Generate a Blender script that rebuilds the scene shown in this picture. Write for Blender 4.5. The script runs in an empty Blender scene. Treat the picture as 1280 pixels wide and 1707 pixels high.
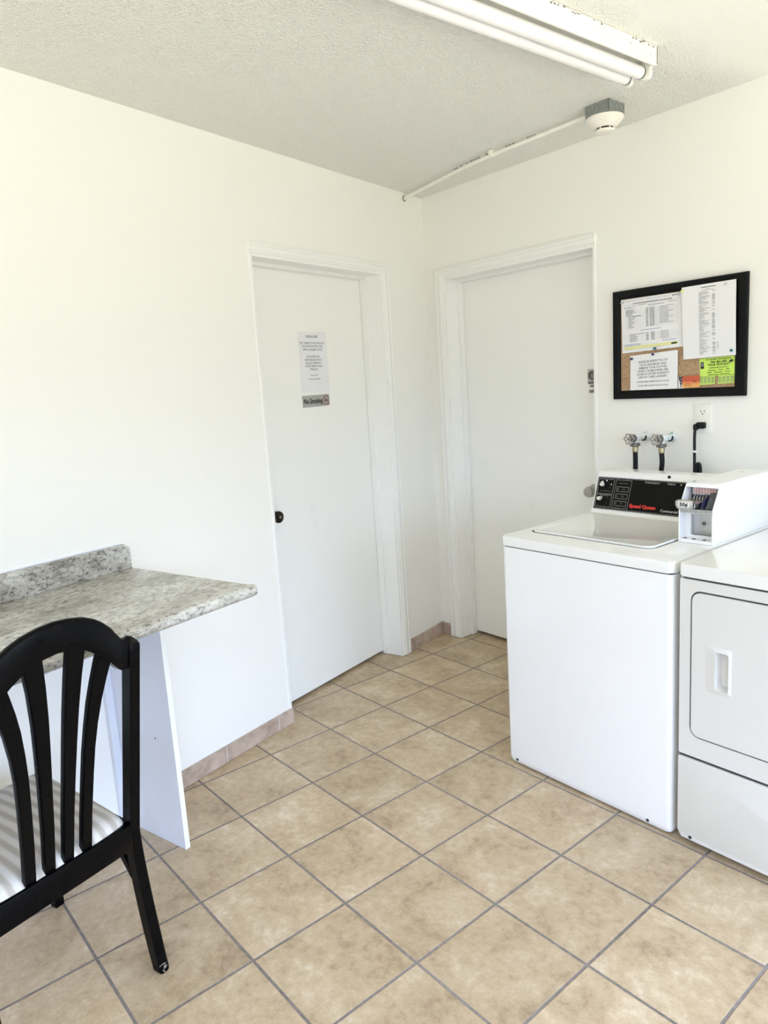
import bpy, bmesh, math, random
from mathutils import Matrix, Vector
random.seed(7)
PI = math.pi
scene = bpy.context.scene
COL = scene.collection

# ------------------------------------------------------------------ frames
BETA = math.radians(15.5977)
ML = Matrix.Rotation(BETA - PI / 2, 4, 'Z')            # left wall frame: (along wall, out of wall, up)
MW = Matrix.Identity(4)
H = 2.484

# ------------------------------------------------------------------ materials
def nmat(name, base=(.8, .8, .8), rough=.5, metal=0.0, coat=0.0, spec=.5):
    m = bpy.data.materials.new(name); m.use_nodes = True
    b = m.node_tree.nodes['Principled BSDF']
    b.inputs['Base Color'].default_value = (*base, 1)
    b.inputs['Roughness'].default_value = rough
    b.inputs['Metallic'].default_value = metal
    b.inputs['Coat Weight'].default_value = coat
    b.inputs['Coat Roughness'].default_value = .05
    b.inputs['Specular IOR Level'].default_value = spec
    return m, m.node_tree, b

def N(nt, t, **kw):
    n = nt.nodes.new(t)
    for k, v in kw.items(): setattr(n, k, v)
    return n

def noise(nt, scale, detail=3, vec=None, rough=.5):
    n = N(nt, 'ShaderNodeTexNoise'); n.inputs['Scale'].default_value = scale
    n.inputs['Detail'].default_value = detail; n.inputs['Roughness'].default_value = rough
    if vec is not None: nt.links.new(vec, n.inputs['Vector'])
    return n

def ramp(nt, fac, stops):
    r = N(nt, 'ShaderNodeValToRGB')
    e = r.color_ramp.elements
    while len(e) < len(stops): e.new(.5)
    for k, (p, c) in enumerate(stops):
        e[k].position = p; e[k].color = (*c, 1)
    nt.links.new(fac, r.inputs['Fac'])
    return r

def add_bump(nt, b, h, strength, dist=.002):
    bp = N(nt, 'ShaderNodeBump'); bp.inputs['Strength'].default_value = strength
    bp.inputs['Distance'].default_value = dist
    nt.links.new(h, bp.inputs['Height']); nt.links.new(bp.outputs['Normal'], b.inputs['Normal'])
    return bp

def geo(nt): return N(nt, 'ShaderNodeNewGeometry').outputs['Position']
def objc(nt): return N(nt, 'ShaderNodeTexCoord').outputs['Object']

def speck(name, c, rough, metal=0, coat=0, var=.03, scale=40, bump=.0, spec=.5):
    """a plain finish with faint procedural variation"""
    m, nt, b = nmat(name, c, rough, metal, coat, spec)
    v = objc(nt); n = noise(nt, scale, 4, v)
    lo = tuple(max(0, x * (1 - var)) for x in c); hi = tuple(min(1, x * (1 + var)) for x in c)
    r = ramp(nt, n.outputs['Fac'], [(.3, lo), (.7, hi)])
    nt.links.new(r.outputs['Color'], b.inputs['Base Color'])
    if bump: add_bump(nt, b, n.outputs['Fac'], bump, .001)
    return m

WALLC = (.885, .875, .83)
m_wall, nt, b = nmat('wall_paint', WALLC, .55)
v = geo(nt); n1 = noise(nt, 90, 5, v); n2 = noise(nt, 1.3, 2, v)
r = ramp(nt, n2.outputs['Fac'], [(.3, tuple(x * .985 for x in WALLC)), (.7, WALLC)])
nt.links.new(r.outputs['Color'], b.inputs['Base Color'])
add_bump(nt, b, n1.outputs['Fac'], .12, .001)

m_trim, nt, b = nmat('trim_paint', (.88, .878, .85), .35)
v = geo(nt); mp = N(nt, 'ShaderNodeMapping'); mp.inputs['Scale'].default_value = (1, 1, .08)
nt.links.new(v, mp.inputs['Vector']); n1 = noise(nt, 60, 3, mp.outputs['Vector'])
add_bump(nt, b, n1.outputs['Fac'], .06, .001)

m_door, nt, b = nmat('door_paint', (.885, .885, .85), .42)
v = geo(nt); n1 = noise(nt, 30, 4, v)
mp = N(nt, 'ShaderNodeMapping'); mp.inputs['Scale'].default_value = (1, 1, .5); nt.links.new(v, mp.inputs['Vector'])
n2 = noise(nt, 9, 5, mp.outputs['Vector'], .65)
r = ramp(nt, n2.outputs['Fac'], [(.30, (.86, .86, .83)), (.36, (.885, .885, .85))])
nt.links.new(r.outputs['Color'], b.inputs['Base Color'])
add_bump(nt, b, n1.outputs['Fac'], .06, .001)

m_ceil, nt, b = nmat('ceiling_texture', (.90, .89, .85), .8)
v = geo(nt)
n1 = noise(nt, 150, 6, v, .7); vo = N(nt, 'ShaderNodeTexVoronoi'); vo.inputs['Scale'].default_value = 140
nt.links.new(v, vo.inputs['Vector'])
mx = N(nt, 'ShaderNodeMath', operation='MULTIPLY'); nt.links.new(n1.outputs['Fac'], mx.inputs[0]); nt.links.new(vo.outputs['Distance'], mx.inputs[1])
sx = N(nt, 'ShaderNodeSeparateXYZ'); nt.links.new(v, sx.inputs[0])
# the drywall patch to the right of the light is smooth, the rest is sprayed
sm = N(nt, 'ShaderNodeMapRange'); sm.inputs['From Min'].default_value = 1.98; sm.inputs['From Max'].default_value = 1.80
sm.inputs['To Min'].default_value = .12; sm.inputs['To Max'].default_value = 1
nn = noise(nt, 3, 2, v); ad = N(nt, 'ShaderNodeMath', operation='MULTIPLY_ADD'); ad.inputs[1].default_value = .25
nt.links.new(nn.outputs['Fac'], ad.inputs[0]); nt.links.new(sx.outputs['X'], ad.inputs[2])
nt.links.new(ad.outputs[0], sm.inputs['Value'])
m2 = N(nt, 'ShaderNodeMath', operation='MULTIPLY'); nt.links.new(mx.outputs[0], m2.inputs[0]); nt.links.new(sm.outputs[0], m2.inputs[1])
add_bump(nt, b, m2.outputs[0], .9, .012)

# floor tiles -----------------------------------------------------------
TS, TA, TO = .31, math.radians(1.056), (.548, -1.211)
GROUT = .0078
m_floor, nt, b = nmat('floor_tile', (.5, .4, .3), .42)
v = geo(nt)
def vmath(op, a, bb=None):
    n = N(nt, 'ShaderNodeVectorMath', operation=op)
    nt.links.new(a, n.inputs[0])
    if bb is not None:
        if isinstance(bb, tuple): n.inputs[1].default_value = bb
        else: nt.links.new(bb, n.inputs[1])
    return n.outputs[0]
def fmath(op, a, bb=None, c=None):
    n = N(nt, 'ShaderNodeMath', operation=op)
    for k, q in enumerate((a, bb, c)):
        if q is None: continue
        if isinstance(q, (int, float)): n.inputs[k].default_value = q
        else: nt.links.new(q, n.inputs[k])
    return n.outputs[0]
p0 = vmath('SUBTRACT', v, (TO[0], TO[1], 0))
rot = N(nt, 'ShaderNodeVectorRotate', rotation_type='Z_AXIS'); rot.inputs['Angle'].default_value = -TA
nt.links.new(p0, rot.inputs['Vector'])
q = vmath('MULTIPLY', rot.outputs[0], (1 / TS, 1 / TS, 0))
s = N(nt, 'ShaderNodeSeparateXYZ'); nt.links.new(q, s.inputs[0])
def edge(o):
    fr = fmath('FRACT', o); a = fmath('SUBTRACT', fr, .5); a = fmath('ABSOLUTE', a)
    return fmath('SUBTRACT', .5, a)             # distance to the nearest joint, in tiles
wob = noise(nt, 25, 2, v)
d = fmath('MINIMUM', edge(s.outputs['X']), edge(s.outputs['Y']))
d = fmath('MULTIPLY', d, TS)
d2 = fmath('ADD', d, fmath('MULTIPLY', fmath('SUBTRACT', wob.outputs['Fac'], .5), .0012))
mr = N(nt, 'ShaderNodeMapRange', interpolation_type='SMOOTHSTEP')
mr.inputs['From Min'].default_value = GROUT / 2 - .0009; mr.inputs['From Max'].default_value = GROUT / 2 + .0010
nt.links.new(d2, mr.inputs['Value']); face = mr.outputs[0]
cell = vmath('FLOOR', q)
wn = N(nt, 'ShaderNodeTexWhiteNoise'); nt.links.new(cell, wn.inputs['Vector'])
off = vmath('SCALE', wn.outputs['Color']); off.node.inputs['Scale'].default_value = 20
pv = vmath('ADD', v, off)
na = noise(nt, 5.5, 9, pv, .62); na.inputs['Distortion'].default_value = .5
nb = noise(nt, 34, 10, pv, .78)
mixn = fmath('ADD', fmath('MULTIPLY', na.outputs['Fac'], .50), fmath('MULTIPLY', nb.outputs['Fac'], .50))
tc = ramp(nt, mixn, [(.38, (.37, .270, .170)), (.46, (.49, .373, .240)), (.54, (.58, .455, .308)), (.63, (.70, .60, .46))])
hv = N(nt, 'ShaderNodeHueSaturation')
nt.links.new(tc.outputs['Color'], hv.inputs['Color'])
nt.links.new(fmath('MULTIPLY_ADD', wn.outputs['Value'], .14, .93), hv.inputs['Value'])
gn = noise(nt, 60, 3, v)
gn2 = noise(nt, 2.0, 2, v)
gc = ramp(nt, fmath('ADD', fmath('MULTIPLY', gn.outputs['Fac'], .5), fmath('MULTIPLY', gn2.outputs['Fac'], .5)), [(.35, (.17, .145, .13)), (.65, (.30, .26, .245))])
mc = N(nt, 'ShaderNodeMix', data_type='RGBA')
nt.links.new(face, mc.inputs['Factor']); nt.links.new(gc.outputs['Color'], mc.inputs[6]); nt.links.new(hv.outputs['Color'], mc.inputs[7])
nt.links.new(mc.outputs[2], b.inputs['Base Color'])
ro = fmath('MULTIPLY_ADD', face, -.42, .85); nt.links.new(fmath('ADD', ro, fmath('MULTIPLY', nb.outputs['Fac'], .12)), b.inputs['Roughness'])
hh = fmath('ADD', fmath('MULTIPLY', face, .8), fmath('MULTIPLY', nb.outputs['Fac'], .18))
add_bump(nt, b, hh, .6, .0022)

# base tile
m_base, nt, b = nmat('base_tile', (.5, .4, .33), .45)
v = geo(nt); na = noise(nt, 14, 8, v, .65)
r = ramp(nt, na.outputs['Fac'], [(.32, (.33, .245, .19)), (.5, (.46, .36, .29)), (.7, (.60, .49, .41))])
nt.links.new(r.outputs['Color'], b.inputs['Base Color'])
m_joint = speck('joint_grout', (.62, .57, .52), .9, var=.1)

# granite laminate
m_gran, nt, b = nmat('speckled_laminate', (.5, .5, .45), .22)
v = objc(nt)
mp = N(nt, 'ShaderNodeMapping'); mp.inputs['Scale'].default_value = (.55, 1, 1); mp.inputs['Rotation'].default_value = (0, 0, .35); nt.links.new(v, mp.inputs['Vector'])
big = noise(nt, 7, 6, mp.outputs['Vector'], .6); big.inputs['Distortion'].default_value = .6
r1 = ramp(nt, big.outputs['Fac'], [(.32, (.33, .31, .265)), (.5, (.50, .48, .425)), (.68, (.67, .665, .63))])
fine = noise(nt, 95, 5, mp.outputs['Vector'], .75)
r2 = ramp(nt, fine.outputs['Fac'], [(.39, (.04, .035, .035)), (.47, (.9, .9, .9)), (.56, (1, 1, 1)), (.68, (1.5, 1.5, 1.5))])
mxx = N(nt, 'ShaderNodeMix', data_type='RGBA', blend_type='MULTIPLY'); mxx.inputs['Factor'].default_value = .72
nt.links.new(r1.outputs['Color'], mxx.inputs[6]); nt.links.new(r2.outputs['Color'], mxx.inputs[7])
med = noise(nt, 34, 5, mp.outputs['Vector'], .7)
r3 = ramp(nt, med.outputs['Fac'], [(.38, (.35, .33, .31)), (.49, (1, 1, 1))])
mx3 = N(nt, 'ShaderNodeMix', data_type='RGBA', blend_type='MULTIPLY'); mx3.inputs['Factor'].default_value = .6
nt.links.new(mxx.outputs[2], mx3.inputs[6]); nt.links.new(r3.outputs['Color'], mx3.inputs[7])
nt.links.new(mx3.outputs[2], b.inputs['Base Color'])

m_mel = speck('blue_lit_melamine', (.76, .78, .85), .4, var=.015, scale=12)  # white board; the bluish light falling low down is put into its colour
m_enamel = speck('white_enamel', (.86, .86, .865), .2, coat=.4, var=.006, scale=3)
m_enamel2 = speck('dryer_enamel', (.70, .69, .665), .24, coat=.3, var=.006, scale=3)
m_lidw = speck('lid_enamel', (.84, .84, .825), .13, coat=.35, var=.005, scale=3)
m_black, nt, b = nmat('black_lacquer', (.0015, .0015, .002), .28, spec=.10)
v = objc(nt); n1 = noise(nt, 60, 4, v); rr = ramp(nt, n1.outputs['Fac'], [(.3, (.24,)*3), (.7, (.28,)*3)]); nt.links.new(rr.outputs['Color'], b.inputs['Roughness'])
m_scuff = speck('scuffed_foot', (.05, .045, .04), .8, var=.8, scale=90)
m_frame = speck('black_frame', (.004, .0045, .005), .38, var=.2, spec=.14)
m_blackp = speck('black_plastic', (.005, .005, .006), .35, var=.2, spec=.25)
m_panelb = speck('panel_black', (.004, .004, .004), .25, var=.1, spec=.12)
m_rubber = speck('black_rubber', (.006, .0065, .008), .45, var=.2, spec=.25)
m_dark = speck('dark_gap', (.02, .02, .02), .8, var=.2)
m_gap_shade = speck('gap_shade', (.045, .045, .045), .7, var=.1)  # dark colour standing in for the shade in gaps between machine panels
m_chrome = speck('satin_chrome', (.55, .54, .52), .28, 1, var=.1)
m_nickel = speck('satin_nickel', (.42, .40, .36), .38, 1, var=.1)
m_bronze = speck('aged_bronze', (.035, .032, .026), .35, 1, var=.4, scale=90)
m_brass = speck('dull_brass', (.42, .36, .22), .4, 1, var=.3, scale=60)
m_fit = speck('worn_fitting', (.20, .19, .175), .5, .7, var=.5, scale=120, bump=.3)
m_wheel = speck('worn_wheel', (.40, .37, .36), .4, .6, var=.45, scale=150)
m_verd, nt, b = nmat('painted_valve', (.75, .76, .76), .55)
v = objc(nt); n1 = noise(nt, 60, 4, v, .6); r = ramp(nt, n1.outputs['Fac'], [(.38, (.20, .42, .40)), (.46, (.70, .74, .74)), (.7, (.86, .86, .86))]); nt.links.new(r.outputs['Color'], b.inputs['Base Color'])
m_valve = speck('white_painted_pipe', (.72, .73, .74), .5, var=.15, scale=70)
m_steelbox = speck('galvanised_steel', (.27, .29, .28), .5, .25, var=.12, scale=70)
m_knock = speck('knockout_ring', (.18, .19, .185), .55, .2, var=.1)
m_det = speck('ivory_plastic', (.86, .82, .76), .4, var=.01)
m_tube, nt, b = nmat('fluorescent_tube', (.86, .85, .86), .12); 
v = objc(nt); n1 = noise(nt, 6, 2, v); r = ramp(nt, n1.outputs['Fac'], [(.3, (.84, .83, .84)), (.7, (.88, .87, .88))]); nt.links.new(r.outputs['Color'], b.inputs['Base Color'])
m_fixt = speck('fixture_white', (.87, .86, .80), .4, var=.02, scale=25)
m_chip_dash = speck('chip_and_dash', (.10, .095, .08), .8, var=.3)  # dark tone of the housing chips and the dashes beside the pipe
m_tubecap = speck('tube_cap_dark', (.03, .035, .03), .4, .3, var=.3)
m_paper = speck('white_paper', (.84, .84, .86), .7, var=.01, scale=9)
m_paper2 = speck('cool_paper', (.80, .80, .83), .7, var=.01, scale=9)
m_ink = speck('grey_ink', (.23, .23, .25), .8, var=.1)
m_inkl = speck('pale_ink', (.45, .45, .46), .8, var=.1)
m_inkd = speck('dark_ink', (.02, .02, .02), .8, var=.1)
m_inkb = speck('blue_ink', (.25, .27, .55), .8, var=.1)
m_yel = speck('yellow_marker', (.80, .80, .36), .7, var=.03)
m_green = speck('lime_paper', (.60, .84, .14), .7, var=.02)
m_orange, nt, b = nmat('orange_card', (.8, .3, .08), .6)
v = N(nt, 'ShaderNodeTexCoord').outputs['Generated']; sx = N(nt, 'ShaderNodeSeparateXYZ'); nt.links.new(v, sx.inputs[0])
r = ramp(nt, sx.outputs['Z'], [(0, (.85, .50, .16)), (.4, (.80, .30, .10)), (.55, (.62, .12, .05)), (1, (.60, .11, .05))]); nt.links.new(r.outputs['Color'], b.inputs['Base Color'])
m_cork, nt, b = nmat('cork', (.5, .35, .2), .9)
v = objc(nt); n1 = noise(nt, 160, 5, v, .8); r = ramp(nt, n1.outputs['Fac'], [(.34, (.16, .09, .05)), (.44, (.40, .26, .15)), (.65, (.52, .36, .22))]); nt.links.new(r.outputs['Color'], b.inputs['Base Color'])
add_bump(nt, b, n1.outputs['Fac'], .4, .001)
m_navy = speck('navy_pin', (.02, .025, .15), .3, var=.1)
m_teal = speck('teal_pin', (.02, .14, .16), .3, var=.1)
m_ypin = speck('yellow_pin', (.75, .75, .30), .3, var=.05)
m_gpin = speck('clear_pin', (.45, .47, .47), .3, var=.1)
m_bpin = speck('dark_pin', (.02, .02, .03), .3, var=.1)
m_sign = speck('brushed_sign', (.42, .42, .39), .35, .35, var=.05, scale=200)
m_red = speck('red_print', (.70, .035, .02), .5, var=.05)
m_dred = speck('dark_red_print', (.25, .04, .04), .5, var=.05)
m_wprint = speck('white_print', (.75, .75, .73), .5, var=.02)
m_gprint = speck('grey_print', (.22, .22, .22), .5, var=.05)
m_knobw = speck('cream_knob', (.80, .78, .70), .3, var=.03)
m_alu = speck('brushed_plate', (.50, .50, .50), .3, .8, var=.1, scale=120)
m_ring = speck('dull_ring', (.30, .28, .24), .6, .3, var=.3)
m_slug = speck('pink_slot', (.70, .42, .40), .4, var=.2, scale=100)
m_navyp = speck('dark_blue_plastic', (.03, .035, .09), .35, var=.1)
m_smoke = speck('smoked_plastic', (.07, .075, .08), .25, var=.1)
m_glass, nt, b = nmat('window_glass', (.9, .93, .93), .0)
b.inputs['Transmission Weight'].default_value = 1; b.inputs['IOR'].default_value = 1.02
v = objc(nt); n1 = noise(nt, 2, 2, v); r = ramp(nt, n1.outputs['Fac'], [(.3, (.97, .98, .98)), (.7, (1, 1, 1))]); nt.links.new(r.outputs['Color'], b.inputs['Base Color'])

# seat colour: broad soft stripes running front to back
m_seat, nt, b = nmat('striped_seat', (.7, .65, .6), .85)
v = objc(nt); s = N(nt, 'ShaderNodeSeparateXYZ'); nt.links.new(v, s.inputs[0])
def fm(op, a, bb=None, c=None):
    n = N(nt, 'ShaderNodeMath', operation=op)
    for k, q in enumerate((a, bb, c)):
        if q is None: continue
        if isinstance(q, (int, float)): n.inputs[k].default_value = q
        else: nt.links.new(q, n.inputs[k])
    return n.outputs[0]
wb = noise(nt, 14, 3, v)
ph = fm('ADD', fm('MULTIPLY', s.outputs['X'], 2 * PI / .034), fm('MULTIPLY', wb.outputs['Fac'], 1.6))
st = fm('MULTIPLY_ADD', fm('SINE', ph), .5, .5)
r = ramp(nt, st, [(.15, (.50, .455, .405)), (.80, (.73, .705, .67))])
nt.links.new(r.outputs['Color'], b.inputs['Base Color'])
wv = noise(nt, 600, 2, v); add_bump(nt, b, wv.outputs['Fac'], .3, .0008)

# ------------------------------------------------------------------ mesh building
def part(name, mat, fn, parent=None, frame=MW, base=(0, 0, 0), smooth=35, mats=None):
    bm = bmesh.new(); fn(bm)
    bmesh.ops.recalc_face_normals(bm, faces=bm.faces)
    off = Vector(base)
    for vv in bm.verts: vv.co -= off
    me = bpy.data.meshes.new(name); bm.to_mesh(me); bm.free()
    for mm in (mats or [mat]): me.materials.append(mm)
    if smooth:
        me.polygons.foreach_set('use_smooth', [True] * len(me.polygons))
        me.set_sharp_from_angle(angle=math.radians(smooth))
    o = bpy.data.objects.new(name, me); COL.objects.link(o)
    if parent is not None: o.parent = parent
    else: o.matrix_world = frame @ Matrix.Translation(off)
    return o

def tag(o, label, cat, group=None):
    o['label'] = label; o['category'] = cat
    if group: o['group'] = group
    return o

class Thing:
    """an Empty at the thing's base; parts are authored in the frame's own coordinates"""
    def __init__(s, name, label, cat, base, frame=MW, group=None):
        s.base = base
        s.o = bpy.data.objects.new(name, None); COL.objects.link(s.o)
        s.o.empty_display_size = .05
        s.o.matrix_world = frame @ Matrix.Translation(Vector(base))
        tag(s.o, label, cat, group)
    def part(s, name, mat, fn, parent=None, smooth=35, mats=None, label=None):
        o = part(name, mat, fn, parent or s.o, base=s.base, smooth=smooth, mats=mats)
        if label: o['label'] = label
        return o

def struct(name, mat, fn, frame=MW, mats=None, smooth=30):
    o = part(name, mat, fn, None, frame, mats=mats, smooth=smooth); o['kind'] = 'structure'; return o

def box(bm, x0, x1, y0, y1, z0, z1, bev=0, seg=2, mi=0, xf=None):
    r = bmesh.ops.create_cube(bm, size=1)
    for vv in r['verts']:
        vv.co = Vector(((x0 + x1) / 2 + vv.co.x * (x1 - x0), (y0 + y1) / 2 + vv.co.y * (y1 - y0), (z0 + z1) / 2 + vv.co.z * (z1 - z0)))
        if xf: vv.co = xf @ vv.co
    fs = set(f for vv in r['verts'] for f in vv.link_faces)
    for f in fs: f.material_index = mi
    if bev:
        es = set(e for vv in r['verts'] for e in vv.link_edges)
        bmesh.ops.bevel(bm, geom=list(es), offset=bev, segments=seg, affect='EDGES', profile=.5)

def basis(d):
    d = Vector(d).normalized(); a = Vector((0, 0, 1)) if abs(d.z) < .9 else Vector((1, 0, 0))
    u = d.cross(a).normalized(); w = d.cross(u).normalized()
    return d, u, w

def tube(bm, pts, rad, seg=16, caps=True, mi=0):
    pts = [Vector(p) for p in pts]
    rads = rad if isinstance(rad, (list, tuple)) else [rad] * len(pts)
    rings = []; u = None
    for k, p in enumerate(pts):
        t = (pts[min(k + 1, len(pts) - 1)] - pts[max(k - 1, 0)]).normalized()
        if u is None: _, u, w = basis(t)
        u = (u - t * u.dot(t)).normalized(); w = t.cross(u)
        rings.append([bm.verts.new(p + (u * math.cos(2 * PI * j / seg) + w * math.sin(2 * PI * j / seg)) * rads[k]) for j in range(seg)])
    for a, c in zip(rings, rings[1:]):
        for j in range(seg):
            f = bm.faces.new((a[j], a[(j + 1) % seg], c[(j + 1) % seg], c[j])); f.material_index = mi
    if caps:
        bm.faces.new(rings[0][::-1]).material_index = mi; bm.faces.new(rings[-1]).material_index = mi

def cyl(bm, a, b_, r, seg=24, mi=0, r2=None):
    tube(bm, [a, b_], [r, r if r2 is None else r2], seg, True, mi)

def lathe(bm, c, axis, prof, seg=32, mi=0):
    """prof: list of (distance along axis, radius)"""
    c = Vector(c); d, u, w = basis(axis); rings = []
    for h, r in prof:
        rings.append([bm.verts.new(c + d * h + (u * math.cos(2 * PI * j / seg) + w * math.sin(2 * PI * j / seg)) * max(r, 1e-5)) for j in range(seg)])
    for a, c2 in zip(rings, rings[1:]):
        for j in range(seg):
            bm.faces.new((a[j], a[(j + 1) % seg], c2[(j + 1) % seg], c2[j])).material_index = mi
    bm.faces.new(rings[0][::-1]).material_index = mi; bm.faces.new(rings[-1]).material_index = mi

def prism(bm, poly, fmap, d0, d1, mi=0, bev=0, seg=2):
    """poly of 2D points, fmap(u, v, d) -> 3D; extruded between d0 and d1"""
    a = [bm.verts.new(fmap(u, v, d0)) for u, v in poly]; c = [bm.verts.new(fmap(u, v, d1)) for u, v in poly]
    n = len(poly); fs = [bm.faces.new(a[::-1]), bm.faces.new(c)]
    for j in range(n): fs.append(bm.faces.new((a[j], a[(j + 1) % n], c[(j + 1) % n], c[j])))
    for f in fs: f.material_index = mi
    if bev:
        es = [e for e in set(fs[1].edges) | set(fs[0].edges)]
        bmesh.ops.bevel(bm, geom=es, offset=bev, segments=seg, affect='EDGES', profile=.5)

def rrect(x0, x1, z0, z1, r, n=6):
    pts = []
    for cx, cz, a0 in ((x1 - r, z1 - r, 0), (x0 + r, z1 - r, PI / 2), (x0 + r, z0 + r, PI), (x1 - r, z0 + r, 3 * PI / 2)):
        for k in range(n + 1):
            a = a0 + PI / 2 * k / n; pts.append((cx + r * math.cos(a), cz + r * math.sin(a)))
    return pts

def ringplate(bm, outer, inner, fmap, d0, d1, mi=0, di0=None, di1=None):
    """a plate with a hole; outer and inner have the same number of points"""
    di0 = d0 if di0 is None else di0; di1 = d1 if di1 is None else di1
    A = [bm.verts.new(fmap(u, v, d0)) for u, v in outer]; B = [bm.verts.new(fmap(u, v, d1)) for u, v in outer]
    Cc = [bm.verts.new(fmap(u, v, di0)) for u, v in inner]; D = [bm.verts.new(fmap(u, v, di1)) for u, v in inner]
    n = len(outer)
    for j in range(n):
        k = (j + 1) % n
        for q in ((A[j], A[k], B[k], B[j]), (Cc[k], Cc[j], D[j], D[k]), (A[k], A[j], Cc[j], Cc[k]), (B[j], B[k], D[k], D[j])):
            bm.faces.new(q).material_index = mi

FB = lambda x, z, d: Vector((x, -d, z))            # on the back wall: d comes out of the wall
FL = lambda s_, z, d: Vector((s_, d, z))           # in the left wall frame
rc4 = lambda x0, x1, z0, z1: [(x1, z1), (x0, z1), (x0, z0), (x1, z0)]

def text(bm, body, size, place, align='CENTER', mi=0, sx=1.0, shear=0, bold=0):
    cu = bpy.data.curves.new('tmp', 'FONT'); cu.body = body; cu.size = size; cu.align_x = align; cu.align_y = 'CENTER'
    cu.shear = shear; cu.offset = bold; cu.resolution_u = 2
    ob = bpy.data.objects.new('tmp', cu); COL.objects.link(ob)
    dg = bpy.context.evaluated_depsgraph_get(); me = ob.evaluated_get(dg).to_mesh()
    vs = [bm.verts.new(place(v.co.x * sx, v.co.y)) for v in me.vertices]
    for p in me.polygons:
        try: bm.faces.new([vs[i] for i in p.vertices]).material_index = mi
        except ValueError: pass
    ob.evaluated_get(dg).to_mesh_clear(); bpy.data.objects.remove(ob); bpy.data.curves.remove(cu)

def quad(bm, place, x0, x1, y0, y1, mi=0):
    n = max(1, int(abs(x1 - x0) / .04)) if abs(x1 - x0) < 2 else 1; m = max(1, int(abs(y1 - y0) / .1)) if abs(y1 - y0) < 2 else 1
    g = [[bm.verts.new(place(x0 + (x1 - x0) * i / n, y0 + (y1 - y0) * j / m)) for i in range(n + 1)] for j in range(m + 1)]
    for j in range(m):
        for i in range(n): bm.faces.new((g[j][i], g[j][i + 1], g[j + 1][i + 1], g[j + 1][i])).material_index = mi

# ------------------------------------------------------------------ the room
XR, YF = 4.7, -5.3
SL = 5.6
def w2(s_, d): v = ML @ Vector((s_, d, 0)); return (v.x, v.y)
floor_poly = [(-.35, .35), (XR + .2, .35), (XR + .2, YF - .2), w2(SL, -.25)]
struct('floor', m_floor, lambda bm: prism(bm, floor_poly, lambda u, v, d: Vector((u, v, d)), -.1, 0))
struct('ceiling', m_ceil, lambda bm: prism(bm, floor_poly, lambda u, v, d: Vector((u, v, d)), H, H + .1))
DR = .12     # door recess
# back wall with its doorway
D2a, D2b, D2h = .150, 1.108, 2.045
def f(bm):
    box(bm, -.05, D2a, 0, .2, 0, H); box(bm, D2b, XR, 0, .2, 0, H); box(bm, D2a, D2b, 0, .2, D2h, H)
    box(bm, -.2, XR, .2, .24, 0, H)  # unseen backing plate, added to keep outside light out of the doorway
struct('wall_back', m_wall, f)
D1a, D1b, D1h = .432, 1.352, 2.060
def f(bm):
    box(bm, -.05, D1a, -.2, 0, 0, H); box(bm, D1b, SL, -.2, 0, 0, H); box(bm, D1a, D1b, -.2, 0, D1h, H)
    box(bm, -.05, SL, -.24, -.2, 0, H)  # unseen backing plate behind the door, added against light leaking in
struct('wall_left', m_wall, f, ML)
# unseen right and front walls; windows placed and sized for their light
def wallwin(bm, fmap, u0, u1, holes):
    us = u0
    for (a, c, z0, z1) in holes:
        prism(bm, rc4(us, a, 0, H), fmap, 0, .15); prism(bm, rc4(a, c, 0, z0), fmap, 0, .15)
        prism(bm, rc4(a, c, z1, H), fmap, 0, .15); us = c
    prism(bm, rc4(us, u1, 0, H), fmap, 0, .15)
FR = lambda u, z, d: Vector((XR + d, u, z)); FF = lambda u, z, d: Vector((u, YF - d, z))
RW = [(-4.6, -2.9, .35, 1.98), (-2.5, -.45, .35, 1.98)]
FW = [(1.75, 2.5, .35, 1.98)]
struct('wall_right', m_wall, lambda bm: wallwin(bm, FR, YF - .2, .2, RW))
struct('wall_front', m_wall, lambda bm: wallwin(bm, FF, w2(SL, -.2)[0], XR + .2, FW))
k = 1
for fmap, wins in ((FR, RW), (FF, FW)):
    for (a, c, z0, z1) in wins:
        def f(bm):
            ringplate(bm, rc4(a, c, z0, z1), rc4(a + .05, c - .05, z0 + .05, z1 - .05), fmap, .03, .10)
            prism(bm, rc4((a + c) / 2 - .02, (a + c) / 2 + .02, z0 + .05, z1 - .05), fmap, .04, .09)
        w = struct('window_%d' % k, m_trim, f); k += 1

# doors
def flat_door(name, fmap, a, c, h, mat):
    return struct(name, mat, lambda bm: prism(bm, rc4(a + .004, c - .004, .021, h - .006), fmap, -DR - .04, -DR))
door1 = flat_door('door_1', FL, D1a, D1b, D1h, m_door); door1.matrix_world = ML
door2 = flat_door('door_2', FB, D2a, D2b, D2h, m_door)

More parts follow.
